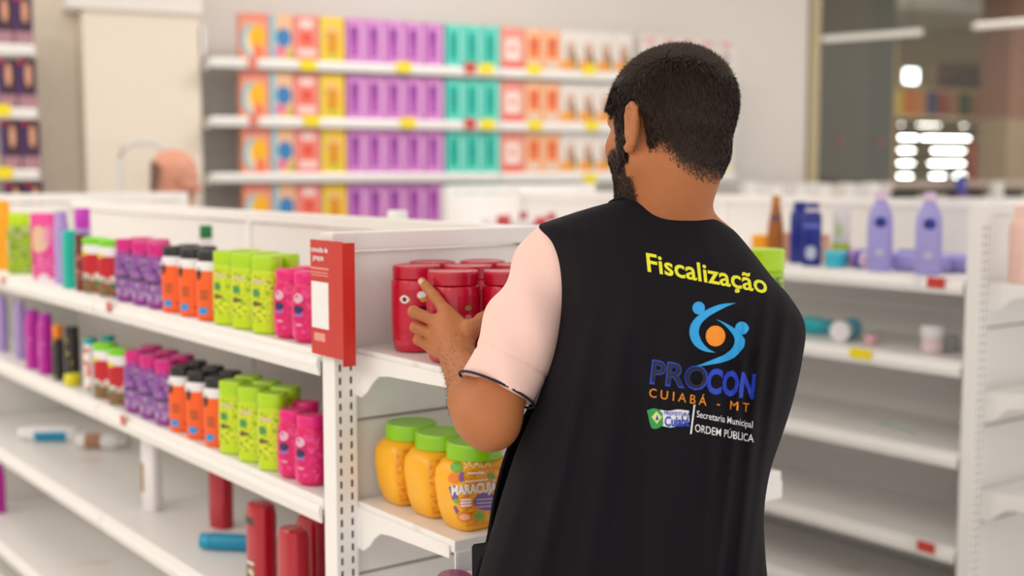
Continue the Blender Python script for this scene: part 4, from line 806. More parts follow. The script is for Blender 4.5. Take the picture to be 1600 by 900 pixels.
# ================================================================== people: bodies grown as one smooth surface from a jointed skeleton
def V3(p): return np.asarray(p, float)
class Blob:
    def __init__(s): s.pr = []
    def cone(s, a, b, ra, rb, k=.02, neg=False): s.pr.append(('c', V3(a), V3(b), ra, rb, k, neg)); return s
    def chain(s, pts, rs, k=.02):
        for i in range(len(pts)-1): s.cone(pts[i], pts[i+1], rs[i], rs[i+1], k)
        return s
    def ell(s, c, axes, rad, k=.02, neg=False): s.pr.append(('e', V3(c), np.array(axes, float), V3(rad), None, k, neg)); return s
    def cut(s, c, n, r): s.pr.append(('x', V3(c), V3(n)/np.linalg.norm(n), r, None, .003, True)); return s
    def half(s, c, n, k=.003): s.pr.append(('h', V3(c), V3(n)/np.linalg.norm(n), None, None, k, True)); return s
    def ev(s, p, P):
        if p[0] == 'c':
            a, b, ra, rb = p[1:5]; ab = b-a; L2 = ab@ab; t = np.clip(((P-a)@ab)/max(L2, 1e-9), 0, 1)
            return np.linalg.norm(P-a-t[..., None]*ab, axis=-1)-(ra+(rb-ra)*t)
        if p[0] == 'e':
            q = (P-p[1])@p[2].T; r = p[3]; k0 = np.linalg.norm(q/r, axis=-1); k1 = np.linalg.norm(q/(r*r), axis=-1); return k0*(k0-1)/np.maximum(k1, 1e-6)
        if p[0] == 'x':
            d = (P-p[1])@p[2]; r = np.linalg.norm(P-p[1]-d[..., None]*p[2], axis=-1); return np.where((r < p[3]) & (d < .16), d, -9.0)
        return (P-p[1])@p[2]                                         # half space kept where negative
    def bound(s, p):
        if p[0] == 'c': r = max(p[3], p[4]); return np.minimum(p[1], p[2])-r, np.maximum(p[1], p[2])+r
        if p[0] == 'e': r = max(p[3]); return p[1]-r, p[1]+r
        return None
    def mesh(s, vox, disp=None):
        bb = [s.bound(p) for p in s.pr if p[0] not in 'hx' and not p[6]]; lo = np.min([b[0] for b in bb], 0)-.03; hi = np.max([b[1] for b in bb], 0)+.03
        B = 8; nb = np.ceil((hi-lo)/(vox*B)).astype(int); n = nb*B
        bc = np.stack(np.meshgrid(*[lo[i]+(np.arange(nb[i])+.5)*B*vox for i in range(3)], indexing='ij'), -1).reshape(-1, 3)
        def combine(d, x, p):
            k = p[5]
            if p[0] in 'hx': return np.maximum(d, x)
            if p[6]: h = np.clip(.5-.5*(d+x)/k, 0, 1); return d*(1-h)-x*h+k*h*(1-h)
            h = np.clip(.5+.5*(x-d)/k, 0, 1); return (1-h)*x+h*d-k*h*(1-h)
        dc = np.full(len(bc), 9.0)
        for p in s.pr:
            if p[0] in 'hx' or p[6]: continue
            dc = np.minimum(dc, s.ev(p, bc)-p[5]*.3)
        rad = B*vox*.87+.006
        act = np.where(np.abs(dc) < rad+.012)[0]
        off = np.stack(np.meshgrid(*[np.arange(B)*vox]*3, indexing='ij'), -1).reshape(-1, 3)
        base = bc[act]-B*vox/2; D = np.full((len(act), B**3), .06, np.float32)
        for p in s.pr:
            b = s.bound(p)
            if b is None: sel = np.arange(len(act))
            else: m_ = p[5]+B*vox*.5+.012; sel = np.where(np.all((bc[act] > b[0]-m_) & (bc[act] < b[1]+m_), axis=1))[0]
            for c0 in range(0, len(sel), 600):
                q = sel[c0:c0+600]; P = base[q][:, None, :]+off[None]
                D[q] = combine(D[q], s.ev(p, P), p)
        if disp is not None:
            for c0 in range(0, len(act), 600): q = slice(c0, c0+600); D[q] += disp(base[q][:, None, :]+off[None])
        G = np.where(dc < 0, -1.0, 1.0).astype(np.float32).reshape(nb).repeat(B, 0).repeat(B, 1).repeat(B, 2)
        idx = np.stack(np.unravel_index(act, nb), 1)
        for (i, j, k), d in zip(idx*B, D): G[i:i+B, j:j+B, k:k+B] = d.reshape(B, B, B)
        ins = G < 0                                                   # surface nets
        cnt = np.zeros(n-1, np.int8)
        for dx in (0, 1):
            for dy in (0, 1):
                for dz in (0, 1): cnt += ins[dx:n[0]-1+dx, dy:n[1]-1+dy, dz:n[2]-1+dz]
        cells = np.argwhere((cnt > 0) & (cnt < 8)); vid = np.full(n-1, -1, np.int32); vid[tuple(cells.T)] = np.arange(len(cells))
        acc = np.zeros((len(cells), 3)); num = np.zeros(len(cells))
        for ax in range(3):
            for u in (0, 1):
                for v in (0, 1):
                    o0 = np.zeros(3, int); o0[(ax+1) % 3] = u; o0[(ax+2) % 3] = v; o1 = o0.copy(); o1[ax] = 1
                    a = G[tuple((cells+o0).T)]; b = G[tuple((cells+o1).T)]; m_ = (a < 0) != (b < 0); t = np.zeros(len(cells)); t[m_] = a[m_]/(a[m_]-b[m_])
                    pos = o0[None]+t[:, None]*(o1-o0)[None]; acc[m_] += pos[m_]; num[m_] += 1
        verts = lo+(cells+acc/num[:, None])*vox
        faces = []
        for ax in range(3):
            sl0 = [slice(1, -1)]*3; sl0[ax] = slice(0, -1); sl1 = [slice(1, -1)]*3; sl1[ax] = slice(1, None)
            a = ins[tuple(sl0)]; b = ins[tuple(sl1)]; e = np.argwhere(a != b); sgn = a[tuple(e.T)]; st = np.ones(3, int); st[ax] = 0; e = e+st
            d1 = np.zeros(3, int); d1[(ax+1) % 3] = 1; d2 = np.zeros(3, int); d2[(ax+2) % 3] = 1
            q = np.stack([vid[tuple((e-d1-d2).T)], vid[tuple((e-d2).T)], vid[tuple(e.T)], vid[tuple((e-d1).T)]], 1)
            q[~sgn] = q[~sgn][:, ::-1]; faces.append(q)
        F = np.concatenate(faces); F = F[(F >= 0).all(1)]
        me = bpy.data.meshes.new('body'); me.vertices.add(len(verts)); me.vertices.foreach_set('co', verts.ravel())
        me.loops.add(len(F)*4); me.loops.foreach_set('vertex_index', F.ravel()); me.polygons.add(len(F)); me.polygons.foreach_set('loop_start', np.arange(0, len(F)*4, 4))
        me.update(calc_edges=True); me.validate(); return me
def npv(me): a = np.empty(len(me.vertices)*3); me.vertices.foreach_get('co', a); return a.reshape(-1, 3)
def npn(me): a = np.empty(len(me.vertices)*3); me.vertices.foreach_get('normal', a); return a.reshape(-1, 3)
def rel(me, root): me.transform(Matrix.Translation(-Vector(root.location))); return me
def ss(a, b, x): t = np.clip((x-a)/(b-a), 0, 1); return t*t*(3-2*t)
def head_axes(az, roll, pitch):                                   # facing azimuth (right positive), roll (top to the right), pitch (chin down)
    az, roll, pitch = map(math.radians, (az, roll, pitch)); f = math.sin(az)*RT+math.cos(az)*FW; l = -math.cos(az)*RT+math.sin(az)*FW; u = UP.copy()
    u, l = u*math.cos(roll)-l*math.sin(roll), l*math.cos(roll)+u*math.sin(roll)
    f, u = f*math.cos(pitch)-u*math.sin(pitch), u*math.cos(pitch)+f*math.sin(pitch); return f, l, u
def add_head(b, O, ax, s=1.0, ears=True):
    f, l, u = ax; A = [f, l, u]
    def H(x, y, z): return O+(f*x+l*y+u*z)*s
    b.ell(H(-.006, 0, .044), A, V3((.096, .076, .086))*s, .02); b.ell(H(.040, 0, -.018), A, V3((.056, .060, .088))*s, .03)
    b.ell(H(-.036, 0, -.008), A, V3((.048, .058, .058))*s, .03)
    for y in (-1, 1): b.cone(H(.004, y*.054, -.048), H(.066, y*.016, -.098), .020*s, .020*s, .025); b.ell(H(.062, y*.036, -.010), A, V3((.026, .024, .022))*s, .02)
    b.ell(H(.076, 0, -.098), A, V3((.018, .022, .018))*s, .015)
    b.cone(H(.084, 0, .022), H(.108, 0, -.018), .010*s, .0135*s, .012); b.ell(H(.099, .012, -.022), A, V3((.011, .008, .008))*s, .006); b.ell(H(.099, -.012, -.022), A, V3((.011, .008, .008))*s, .006)
    b.ell(H(.078, 0, .036), A, V3((.018, .052, .012))*s, .015)
    for y in (-1, 1): b.ell(H(.090, y*.031, .012), A, V3((.014, .018, .010))*s, .008, True); b.ell(H(.080, y*.031, .012), A, V3((.014, .0135, .0125))*s, .003)
    b.ell(H(.090, 0, -.052), A, V3((.012, .024, 0.0105))*s, .006); b.ell(H(.088, 0, -.064), A, V3((.012, .021, .007))*s, .006); b.ell(H(.103, 0, -.058), A, V3((.010, .022, .0022))*s, .003, True)
    if ears:
        for y in (-1, 1):
            c, sn = math.cos(math.radians(10)), math.sin(math.radians(10))
            ef, el = f*c-l*y*sn*-1*0+0*f, l   # plate turned out from the skull
            ef = f*c-(l*y)*sn; el = (l*y)*c+f*sn; E = [ef, el, u]
            C0 = H(-.004, y*.081, -.002)
            b.ell(C0, E, V3((.017, .0075, .031))*s, .006)
            rim = [(.010, .0, -.030), (.004, .001, -.034), (-.006, .003, -.028), (-.013, .005, -.012), (-.017, .006, .006), (-.015, .006, .022), (-.006, .005, .031), (.006, .003, .030), (.013, .001, .020), (.014, 0, .008)]
            P = [C0+(ef*a+el*bb+u*cc)*s for a, bb, cc in rim]
            b.chain(P, [.006, .0065, .005, .0042, .0045, .0048, .0048, .0045, .004, .0035], .003)
            b.ell(C0+(ef*.002+el*.011+u*.004)*s, E, V3((.0095, .0085, .018))*s, .004, True)
    return H
FLESH = S(206, 142, 100)
def skin_mat(name, rgb, stub):
    m = mat(name, rgb, .5, var=.05, scale=40, bump=.25, bscale=420, spec=.35); nt = m.node_tree; b = nt.nodes['Principled BSDF']
    b.inputs['Subsurface Weight'].default_value = .12; b.inputs['Subsurface Radius'].default_value = (.012, .005, .003); b.inputs['Subsurface Scale'].default_value = .6
    at_ = nt.nodes.new('ShaderNodeAttribute'); at_.attribute_name = 'stubble'; mx = nt.nodes.new('ShaderNodeMix'); mx.data_type = 'RGBA'; mx.inputs['B'].default_value = (*stub, 1)
    old = b.inputs['Base Color'].links[0].from_socket; nt.links.new(at_.outputs['Fac'], mx.inputs['Factor']); nt.links.new(old, mx.inputs['A'])
    a2 = nt.nodes.new('ShaderNodeAttribute'); a2.attribute_name = 'flush'; m2 = nt.nodes.new('ShaderNodeMix'); m2.data_type = 'RGBA'; m2.inputs['B'].default_value = (*S(196, 110, 90), 1)
    nt.links.new(a2.outputs['Fac'], m2.inputs['Factor']); nt.links.new(mx.outputs['Result'], m2.inputs['A']); nt.links.new(m2.outputs['Result'], b.inputs['Base Color']); return m
def attr(me, n, vals): a = me.attributes.new(n, 'FLOAT', 'POINT'); a.data.foreach_set('value', np.asarray(vals, np.float32))

# ------------------------------------------------------------------ the man in the vest
footz = .0
Lsh, Rsh = at(866, 412, 1.505), at(1168, 478, 1.50)
Lel, Lwr = at(766, 657, 1.445), at(716, 566, 1.585)
pel = at(985, 905, 1.51); HO = at(1045, 217, 1.478); HA = head_axes(-37, 13, 12); nb_ = at(1032, 335, 1.49)
px_, py_, pz_ = pel
man = thing('person', 'man in a black vest over a pink shirt reaching for a crimson jar', 'person', (float(px_), float(py_), 0))
b = Blob(); H = add_head(b, HO, HA)
b.cone(H(-.030, 0, -.045), nb_-UP*.03, .058, .055, .025)
for y in (-1, 1): b.cone(H(-.052, y*.018, -.03), nb_-FW*.012+RT*(-y*.02)-UP*.05, .030, .030, .02)      # nape muscles
chest = at(1030, 500, 1.50); belly = at(1005, 720, 1.50)
b.cone(nb_-UP*.085, Lsh-UP*.006, .045, .046, .03); b.cone(nb_-UP*.085, Rsh, .045, .042, .03)
sx_ = (Rsh-Lsh)/np.linalg.norm(Rsh-Lsh); fx_ = np.cross(UP, sx_)
b.ell(chest, [sx_, fx_, UP], (.135, .075, .17), .03); b.ell(belly, [sx_, fx_, UP], (.13, .085, .19), .04); b.ell(pel, [sx_, fx_, UP], (.150, .10, .12), .06)
b.chain([Lsh, (Lsh+Lel)/2, Lel], [.041, .038, .040], .012)
fm = Lel*.68+Lwr*.32; b.chain([Lel, fm, Lwr], [.044, .0445, .0275], .018)
b.ell((Lel+fm)/2-UP*.004, [sx_, fx_, UP], (.043, .047, .044), .015)
# left hand: palm bones and five fingers
KN_ = {'i': (697, 487, 1.628), 'm': (683, 503, 1.632), 'r': (678, 524, 1.636), 'p': (676, 545, 1.640)}
W1 = at(716, 564, 1.588)
for k_, r0, r1 in (('i', .0155, .0118), ('m', .0155, .0118), ('r', .015, .0112), ('p', .014, .0102)): b.cone(W1, at(*KN_[k_]), r0, r1, .014)
b.cone(W1, at(708, 505, 1.625), .020, .013, .02); b.cone(at(722, 545, 1.595), at(692, 528, 1.632), .017, .012, .02)
def fing(pts, rs): b.chain([at(*p) for p in pts], rs, .0045)
fing([KN_['i'], (679, 463, 1.648), (668, 450, 1.660), (659, 440, 1.666)], [.0108, .0092, .0083, .0074])
fing([KN_['m'], (646, 487, 1.645), (649, 491, 1.668), (659, 496, 1.682)], [.0108, .0094, .0084, .0074])
fing([KN_['r'], (649, 511, 1.646), (652, 514, 1.668), (662, 517, 1.681)], [.0104, .0090, .0080, .0072])
fing([KN_['p'], (653, 531, 1.648), (656, 534, 1.665), (664, 537, 1.676)], [.0094, .0080, .0072, .0064])
fing([(722, 548, 1.596), (735, 516, 1.605), (752, 499, 1.625), (765, 488, 1.645)], [.0155, .0130, .0105, .0085])
b.cone(at(706, 500, 1.628), at(733, 515, 1.607), .009, .011, .016)                    # web between thumb and index
NAIL_ = at(660.5, 441, 1.6595)
# right arm, in front of the body, hand on the shelf edge
Rel = at(1165, 640, 1.60); Rwr = at(1118, 545, 1.735); b.chain([Rsh, (Rsh+Rel)/2, Rel], [.045, .043, .040], .025); fm2 = Rel*.65+Rwr*.35; b.chain([Rel, fm2, Rwr], [.042, .042, .027], .02)
hd = (Rwr-Rel)/np.linalg.norm(Rwr-Rel); hs = np.cross(hd, UP); hs /= np.linalg.norm(hs)
for k_, off_, ln in ((0, .030, .070), (1, .010, .078), (2, -.010, .072), (3, -.029, .058)):
    kn = Rwr+hd*.075+hs*off_; b.cone(Rwr+hs*off_*.4, kn, .015, .011, .014); b.chain([kn, kn+hd*ln*.45-UP*.006, kn+hd*ln*.75-UP*.020, kn+hd*ln*.92-UP*.036], [.0105, .0092, .0082, .0072], .0045)
b.chain([Rwr+hs*.015, Rwr+hd*.04+hs*.042, Rwr+hd*.07+hs*.055-UP*.01, Rwr+hd*.092+hs*.055-UP*.02], [.0145, .0125, .0105, .0085], .006)
# legs
hipL, hipR = pel-sx_*.09, pel+sx_*.09; gx = sx_*np.array([1, 1, 0]); gx /= np.linalg.norm(gx); gf = np.cross(UP, gx)
ft = {}
for sg, hp in ((-1, hipL), (1, hipR)):
    kn = np.array([hp[0], hp[1], .48])+gx*sg*.015+gf*.03; an = np.array([hp[0], hp[1], .09])+gx*sg*.03; ft[sg] = (kn, an)
    b.chain([hp, kn, an], [.085, .058, .040], .04); b.cone(an-UP*.045-gf*.03, an-UP*.052+gf*.14, .036, .026, .03)
bm_ = b.mesh(.0030)
vv = npv(bm_); q = (vv-HO)@np.array(HA).T; F_, L_, U_ = q[:, 0], q[:, 1], q[:, 2]
def hair_density(F_, L_, U_):
    near = (np.linalg.norm(np.stack([F_, L_, U_-.02], -1), axis=-1) < .155)
    line = np.where(F_ > -.010, .031, .031-ss(.010, .026, -F_)*.076-ss(.04, .085, -F_)*.040)      # lower hair limit: over the ear, then down the nape
    d = ss(0, .016+.050*ss(.025, .06, -F_), U_-line+.010*ss(.03, .07, -F_))
    d = np.where(F_ > .075, d*ss(.115, .085, F_)*ss(.04, .07, U_), d)
    side = (np.abs(L_) > .045) & (F_ > .010) & (F_ < .046) & (U_ > -.05) & (U_ < .06); d = np.where(side, np.maximum(d, .8), d)
    ear = (np.abs(L_) > .0745) & (np.abs(F_) < .04) & (U_ < .034) & (U_ > -.05) | (np.abs(L_) > .0655) & ((((F_-.002)/.022)**2+((U_+.004)/.041)**2) < 1); d = np.where(ear, 0, d)
    return d*near
def beard_density(F_, L_, U_):
    near = (np.linalg.norm(np.stack([F_, L_, U_+.02], -1), axis=-1) < .15)
    up_ = -.012-.10*np.clip(F_-.03, 0, 1)-.25*np.clip(F_-.06, 0, 1)
    d = ss(0, .012, up_-U_)*ss(.002, .022, F_+(U_+.05)*.18)*ss(-.128, -.112, U_)
    d = np.where((F_ > .075) & (np.abs(L_) < .028) & (U_ > -.046), 0, d); d = np.where((F_ > .085) & (np.abs(L_) < .024) & (U_ > -.072) & (U_ < -.046), 0, d)
    ear = (np.abs(L_) > .064) & (F_ < .022); return np.where(ear, 0, d)*near
dh = hair_density(F_, L_, U_); db = beard_density(F_, L_, U_)
attr(bm_, 'stubble', np.clip(np.maximum(ss(0, .75, dh)*.96, ss(0, .8, db)*.85), 0, .96)); attr(bm_, 'flush', np.zeros(len(vv)))
nv = npn(bm_)
SKIN = skin_mat('tan_skin', S(178, 110, 66), S(38, 27, 21))
rel(bm_, man); body = link('body', bm_, SKIN, man, smooth=180)
na = at(659, 440, 1.666)-at(668, 450, 1.660); na /= np.linalg.norm(na); nn = -CF+RT*-.25+UP*.2; nn -= na*(nn@na); nn /= np.linalg.norm(nn); ns = np.cross(na, nn)
bm = bmesh.new(); bmesh.ops.create_uvsphere(bm, u_segments=14, v_segments=8, radius=1); c_ = at(660.5, 442, 1.665)+nn*.0066
for v in bm.verts: v.co = Vector(c_+na*v.co.x*.0060+ns*v.co.y*.0048+nn*v.co.z*.0012)
link('fingernail', rel(from_bm(bm), man), mat('nail_pink', S(226, 176, 148), .3), man, smooth=180)
# hair and beard: a textured crop with thousands of short strands
def strands(p, n, flow, L, wd, rnd=0.0):
    N = len(p); t = np.cross(n, flow); t /= np.linalg.norm(t, axis=1)[:, None]+1e-9; t = t*np.cos(rng.uniform(-1, 1, N))[:, None]+n*.3*rng.uniform(-1, 1, N)[:, None]
    rr_ = np.ones((N, 1))*.22+np.reshape(rnd, (-1, 1))*.35; d1 = n*.75+flow*.55+rng.normal(0, 1, (N, 3))*rr_; d1 /= np.linalg.norm(d1, axis=1)[:, None]; d2 = n*.25+flow*.95+rng.normal(0, .25, (N, 3)); d2 /= np.linalg.norm(d2, axis=1)[:, None]
    m_ = p+d1*(L*.45)[:, None]; e = m_+d2*(L*.55)[:, None]; w_ = t*wd
    V = np.stack([p-w_, p+w_, m_-w_*.8, m_+w_*.8, e], 1).reshape(-1, 3); i = np.arange(N)*5
    F = np.concatenate([np.stack([i, i+1, i+3], 1), np.stack([i, i+3, i+2], 1), np.stack([i+2, i+3, i+4], 1)]); return V, F
def hair_obj(name, dens, Lfun, count, m, shell, lim, wid=.0005):
    vals = dens; fa = np.empty(len(bm_.polygons)*4, np.int32); bm_.polygons.foreach_get('vertices', fa); fa = fa.reshape(-1, 4); fd = vals[fa].mean(1)
    fs = np.where(fd > .02)[0]; pr = fd[fs]**.85; pick = rng.choice(fs, count, p=pr/pr.sum()); wgt = rng.dirichlet([1]*4, count)
    p = (vv[fa[pick]]*wgt[..., None]).sum(1); n = nv[fa[pick]].mean(1); n /= np.linalg.norm(n, axis=1)[:, None]; d = fd[pick]; qq = (p-HO)@np.array(HA).T
    f, l, u = HA
    top = ss(.05, .10, qq[:, 2]); sw = np.stack([np.sin(qq[:, 0]*60+qq[:, 1]*35), np.cos(qq[:, 1]*55-qq[:, 0]*30)], 1)
    flow = (-u)[None]*(1-top)[:, None]+(f[None]*(.55+.5*sw[:, :1])+l[None]*.6*sw[:, 1:])*top[:, None]-f[None]*.25*(1-top)[:, None]
    flow -= n*(flow*n).sum(1)[:, None]; flow /= np.linalg.norm(flow, axis=1)[:, None]+1e-9
    p = p+n*(ss(lim, 1, d)*shell*.85*(.3+.7*ss(-.05, .06, qq[:, 2])))[:, None]; V, F = strands(p, n, flow, Lfun(d, qq)*rng.uniform(.7, 1.2, count), wid, top)
    if shell:
        sf = fa[fd > lim]; ids, inv = np.unique(sf, return_inverse=True); dd = vals[ids]; ql = q[ids]
        nz = np.sin(ql[:, 0]*210+3*np.sin(ql[:, 1]*90))*np.sin(ql[:, 1]*190+2*np.sin(ql[:, 2]*120))*.5+.5*np.sin(ql[:, 2]*260+ql[:, 0]*120)
        sv = vv[ids]+nv[ids]*(ss(lim, 1, dd)*(shell*(.3+.7*ss(-.05, .06, ql[:, 2]))+.0010*nz+rng.normal(0, .0007, len(ids)))+.0002)[:, None]
        F2 = inv.reshape(-1, 4)+len(V); V = np.concatenate([V, sv]); faces = F.tolist()+F2.tolist()
    else: faces = F.tolist()
    me = bpy.data.meshes.new(name); me.from_pydata(V.tolist(), [], faces); me.update(); rel(me, man); o = link(name, me, m, man, smooth=180); return o
HAIRM = mat('dark_brown_hair', S(58, 44, 36), .48, var=.6, scale=350, spec=.4)
ho = hair_obj('hair', dh, lambda d, qq: .0035+.012*d*(.35+.65*ss(.0, .09, qq[:, 2])), 80000, HAIRM, .008, .5, .00065)
hb = hair_obj('beard', db, lambda d, qq: .003+.004*d, 9000, mat('brown_beard_hair', S(44, 30, 24), .5, var=.4, scale=60), 0, .5)
fa_ = np.empty(len(bm_.polygons)*4, np.int32); bm_.polygons.foreach_get('vertices', fa_); fa_ = fa_.reshape(-1, 4); fc_ = vv[fa_].mean(1)
tt = ((fc_-Lel)@(Lwr-Lel))/((Lwr-Lel)@(Lwr-Lel)); rr = np.linalg.norm(fc_-Lel-tt[:, None]*(Lwr-Lel), axis=1); fs_ = np.where((tt > .25) & (tt < 1.15) & (rr < .06))[0]; pk_ = rng.choice(fs_, 1500)
fl_ = np.tile((Lwr-Lel)/np.linalg.norm(Lwr-Lel)-UP*.6, (1500, 1)); fl_ /= np.linalg.norm(fl_, axis=1)[:, None]
V, F = strands(fc_[pk_], nv[fa_[pk_]].mean(1), fl_, rng.uniform(.004, .009, 1500), .00016); hm = bpy.data.meshes.new('arm_hair'); hm.from_pydata(V.tolist(), [], F.tolist()); ah = link('arm_hair', rel(hm, man), HAIRM, man, smooth=180)
# eyes
for y in (-1, 1):
    me = loft_me([(-.0118, .001, .001), (-.009, .0078, .0078), (0, .0118, .0118), (.009, .0078, .0078), (.0118, .001, .001)], 16); link('eye', me, mat('eye_white', S(236, 230, 224), .2), man, Vector(H(.0835, y*.031, .012))-Vector(man.location), 180)
# trousers and shoes
tb = Blob()
tb.ell(pel, [sx_, fx_, UP], (.158, .108, .11), .05)
for sg, hp in ((-1, hipL), (1, hipR)):
    kn, an = ft[sg]; tb.chain([hp, kn, an-UP*.01], [.094, .072, .060], .04)
TR = mat('charcoal_denim', S(44, 46, 56), .85, var=.1, scale=60, bump=.3)
link('trousers', rel(tb.mesh(.007), man), TR, man, smooth=180)
for sg in (-1, 1):
    kn, an = ft[sg]; sb = Blob(); sb.cone(an-UP*.04-gf*.035, an-UP*.045+gf*.06, .048, .046, .03); sb.cone(an-UP*.045+gf*.06, an-UP*.056+gf*.155, .046, .033, .03); sb.half(an-UP*.0895, -UP)
    link('shoe', rel(sb.mesh(.006), man), mat('black_shoe', S(30, 28, 28), .4), man, smooth=180)
# pink polo shirt: torso and sleeves
hem_c = at(777, 607, 1.462); ax_ = (hem_c-Lsh); ax_ /= np.linalg.norm(ax_)
hem_n = ax_
sb = Blob()
sb.ell(at(1002, 590, 1.505), [sx_, fx_, UP], (.158, .085, .17), .04); sb.ell(at(985, 770, 1.51), [sx_, fx_, UP], (.150, .090, .20), .05)
sb.cone(nb_-UP*.075, Lsh, .045, .0555, .04); sb.cone(nb_-UP*.085, Rsh, .045, .047, .04)
sb.chain([Lsh, Lsh*.5+hem_c*.5, hem_c+ax_*.02], [.0565, .0570, .0590], .02)
hem_r = Rsh*.42+Rel*.58; sb.chain([Rsh, hem_r], [.047, .052], .02)
sb.cut(hem_c, hem_n, .11)
sb.cone(nb_-UP*.03, nb_+UP*.10, .067, .075, .004, True)
def wrink(P):
    t = ((P-Lsh)@ax_); near = np.exp(-((np.linalg.norm(P-Lsh-t[..., None]*ax_, axis=-1)-.057)/.03)**2)
    a = P@sx_; z = P[..., 2]
    w_ = .0016*np.sin(t*55+a*38+1.2*np.sin(z*30))*ss(.0, .1, t)+.0012*np.sin(a*90+z*55)
    L_ = np.linalg.norm(hem_c-Lsh); seam = .0030*np.exp(-((t-(L_-.045))/.0022)**2)
    return near*(w_*1.9+seam)
PINK = mat('pale_pink_pique', S(246, 206, 194), .85, var=.02, scale=30, bump=.25, bscale=900, sheen=.2)
shirt = link('shirt', rel(sb.mesh(.0036, wrink), man), PINK, man, smooth=180)
u_ = np.cross(hem_n, FW); u_ /= np.linalg.norm(u_); v_ = np.cross(hem_n, u_)
ringp = [hem_c+hem_n*.0020+(u_*math.cos(t)+v_*math.sin(t))*.0612 for t in np.linspace(0, 2*math.pi, 49)]
link('sleeve_piping', rel(tube_me(ringp, .0021, 8), man), mat('navy_piping', S(20, 22, 48), .7), man, smooth=180)

# ------------------------------------------------------------------ black vest: back sheet and front sheet, draped rows from neck to hem
def cr(P, n):                                                     # Catmull-Rom through rows
    P = np.asarray(P, float); out = []
    m_ = len(P)
    for t in np.linspace(0, m_-1, n):
        i = min(int(t), m_-2); x = t-i; p0, p1, p2, p3 = P[max(i-1, 0)], P[i], P[i+1], P[min(i+2, m_-1)]
        out.append(.5*((2*p1)+(p2-p0)*x+(2*p0-5*p1+4*p2-p3)*x*x+(3*p1-p0-3*p2+p3)*x**3))
    return np.array(out)
# rows: left px, py, zc | right px, py, zc | bulge | lift of the middle (px)
BR = [(954, 321, 1.500, 1099, 329, 1.488, .040, -17), (915, 328, 1.500, 1116, 340, 1.488, .050, -10), (862, 344, 1.500, 1136, 352, 1.488, .062, -2),
      (842, 354, 1.500, 1152, 365, 1.488, .072, 4), (852, 378, 1.498, 1178, 396, 1.485, .086, 4), (864, 412, 1.494, 1206, 432, 1.482, .098, 3), (871, 450, 1.490, 1236, 466, 1.480, .106, 0),
      (873, 490, 1.487, 1258, 508, 1.478, .110, 0), (866, 540, 1.485, 1254, 560, 1.478, .112, 0), (852, 590, 1.484, 1241, 620, 1.480, .112, 0), (832, 645, 1.484, 1224, 675, 1.484, .110, 0),
      (808, 700, 1.482, 1204, 735, 1.488, .108, 0), (785, 770, 1.480, 1194, 800, 1.492, .108, 0), (763, 845, 1.478, 1196, 865, 1.494, .108, 0), (746, 910, 1.478, 1201, 925, 1.494, .108, 0), (738, 990, 1.478, 1206, 1005, 1.494, .106, 0)]
NU, NV = 110, 150
def sheet(rows, sgn, folds, uspan=(0, 1)):
    R = cr(rows, NV); G = np.zeros((NV, NU, 3))
    for j in range(NV):
        lx, ly, lz, rx, ry, rz, bu, md = R[j]; v = j/(NV-1)
        for i in range(NU):
            s_ = uspan[0]+(uspan[1]-uspan[0])*i/(NU-1); k = .5-.5*math.cos(math.pi*s_); a = math.sin(math.pi*s_)
            px = lx+(rx-lx)*k; py = ly+(ry-ly)*k+md*a; z = lz+(rz-lz)*k+sgn*bu*a**.85
            G[j, i] = at(px, py, z+(folds(k, v, px, py)*a if folds else 0))
    return G
def ridge(x, w): return math.exp(-(x/w)**2)
def folds(k, v, px, py):
    d = 0
    lo = ss(.30, .62, v)
    for x0, sl, w_, a in ((1185, -.10, 10, 0.0244), (1158, -.12, 9, 0.0194), (1212, -.14, 9, 0.0218), (1120, -.05, 16, 0.0121), (1052, -.10, 22, 0.0145), (960, -.16, 24, 0.0170), (905, -.22, 18, 0.0145), (1010, -.02, 12, 0.0049), (865, -.3, 14, 0.0082)):
        x = px-(x0+sl*(py-600)); d -= a*lo*ridge(x, w_)
    up = ss(.10, .22, v)*ss(.62, .40, v)
    for x0, sl, w_, a in ((905, .10, 12, .003), (925, .05, 9, .002), (980, .25, 18, .0025), (1225, .35, 10, .004), (1140, .5, 14, .003)): d -= a*up*ridge(px-(x0+sl*(py-450)), w_)
    d += .0016*math.sin(px*.05+py*.021)*math.sin(py*.017+1)
    d -= .005*ridge(py-(700+.25*(px-900)), 14)*ridge(px-900, 60)*.8
    return d
def sheet_me(G, th):
    nv_, nu_ = G.shape[:2]; du = np.gradient(G, axis=1); dv = np.gradient(G, axis=0); n = np.cross(du, dv); n /= np.linalg.norm(n, axis=2)[..., None]+1e-12
    mid = G.reshape(-1, 3).mean(0)
    c = at(1010, 600, 1.49); sg = np.sign(((G-c)*n).sum()); n *= sg
    A = G; Bq = G-n*th; V = np.concatenate([A.reshape(-1, 3), Bq.reshape(-1, 3)]); o = nv_*nu_; F = []
    I = np.arange(o).reshape(nv_, nu_)
    a, b_, c_, d_ = I[:-1, :-1].ravel(), I[:-1, 1:].ravel(), I[1:, 1:].ravel(), I[1:, :-1].ravel()
    F += np.stack([a, b_, c_, d_], 1).tolist(); F += np.stack([d_+o, c_+o, b_+o, a+o], 1).tolist()
    for e in (I[0], I[-1], I[:, 0], I[:, -1]): F += [[int(x), int(y), int(y)+o, int(x)+o] for x, y in zip(e[:-1], e[1:])]
    bm = bmesh.new(); vs = [bm.verts.new(p) for p in V]
    for f in F: bm.faces.new([vs[i] for i in f])
    return from_bm(bm, 'vest')
VEST = mat('black_vest_twill', S(16, 13, 20), .82, var=.25, scale=9, bump=.4, bscale=700, spec=.2)
Gb = sheet(BR, -1, folds)
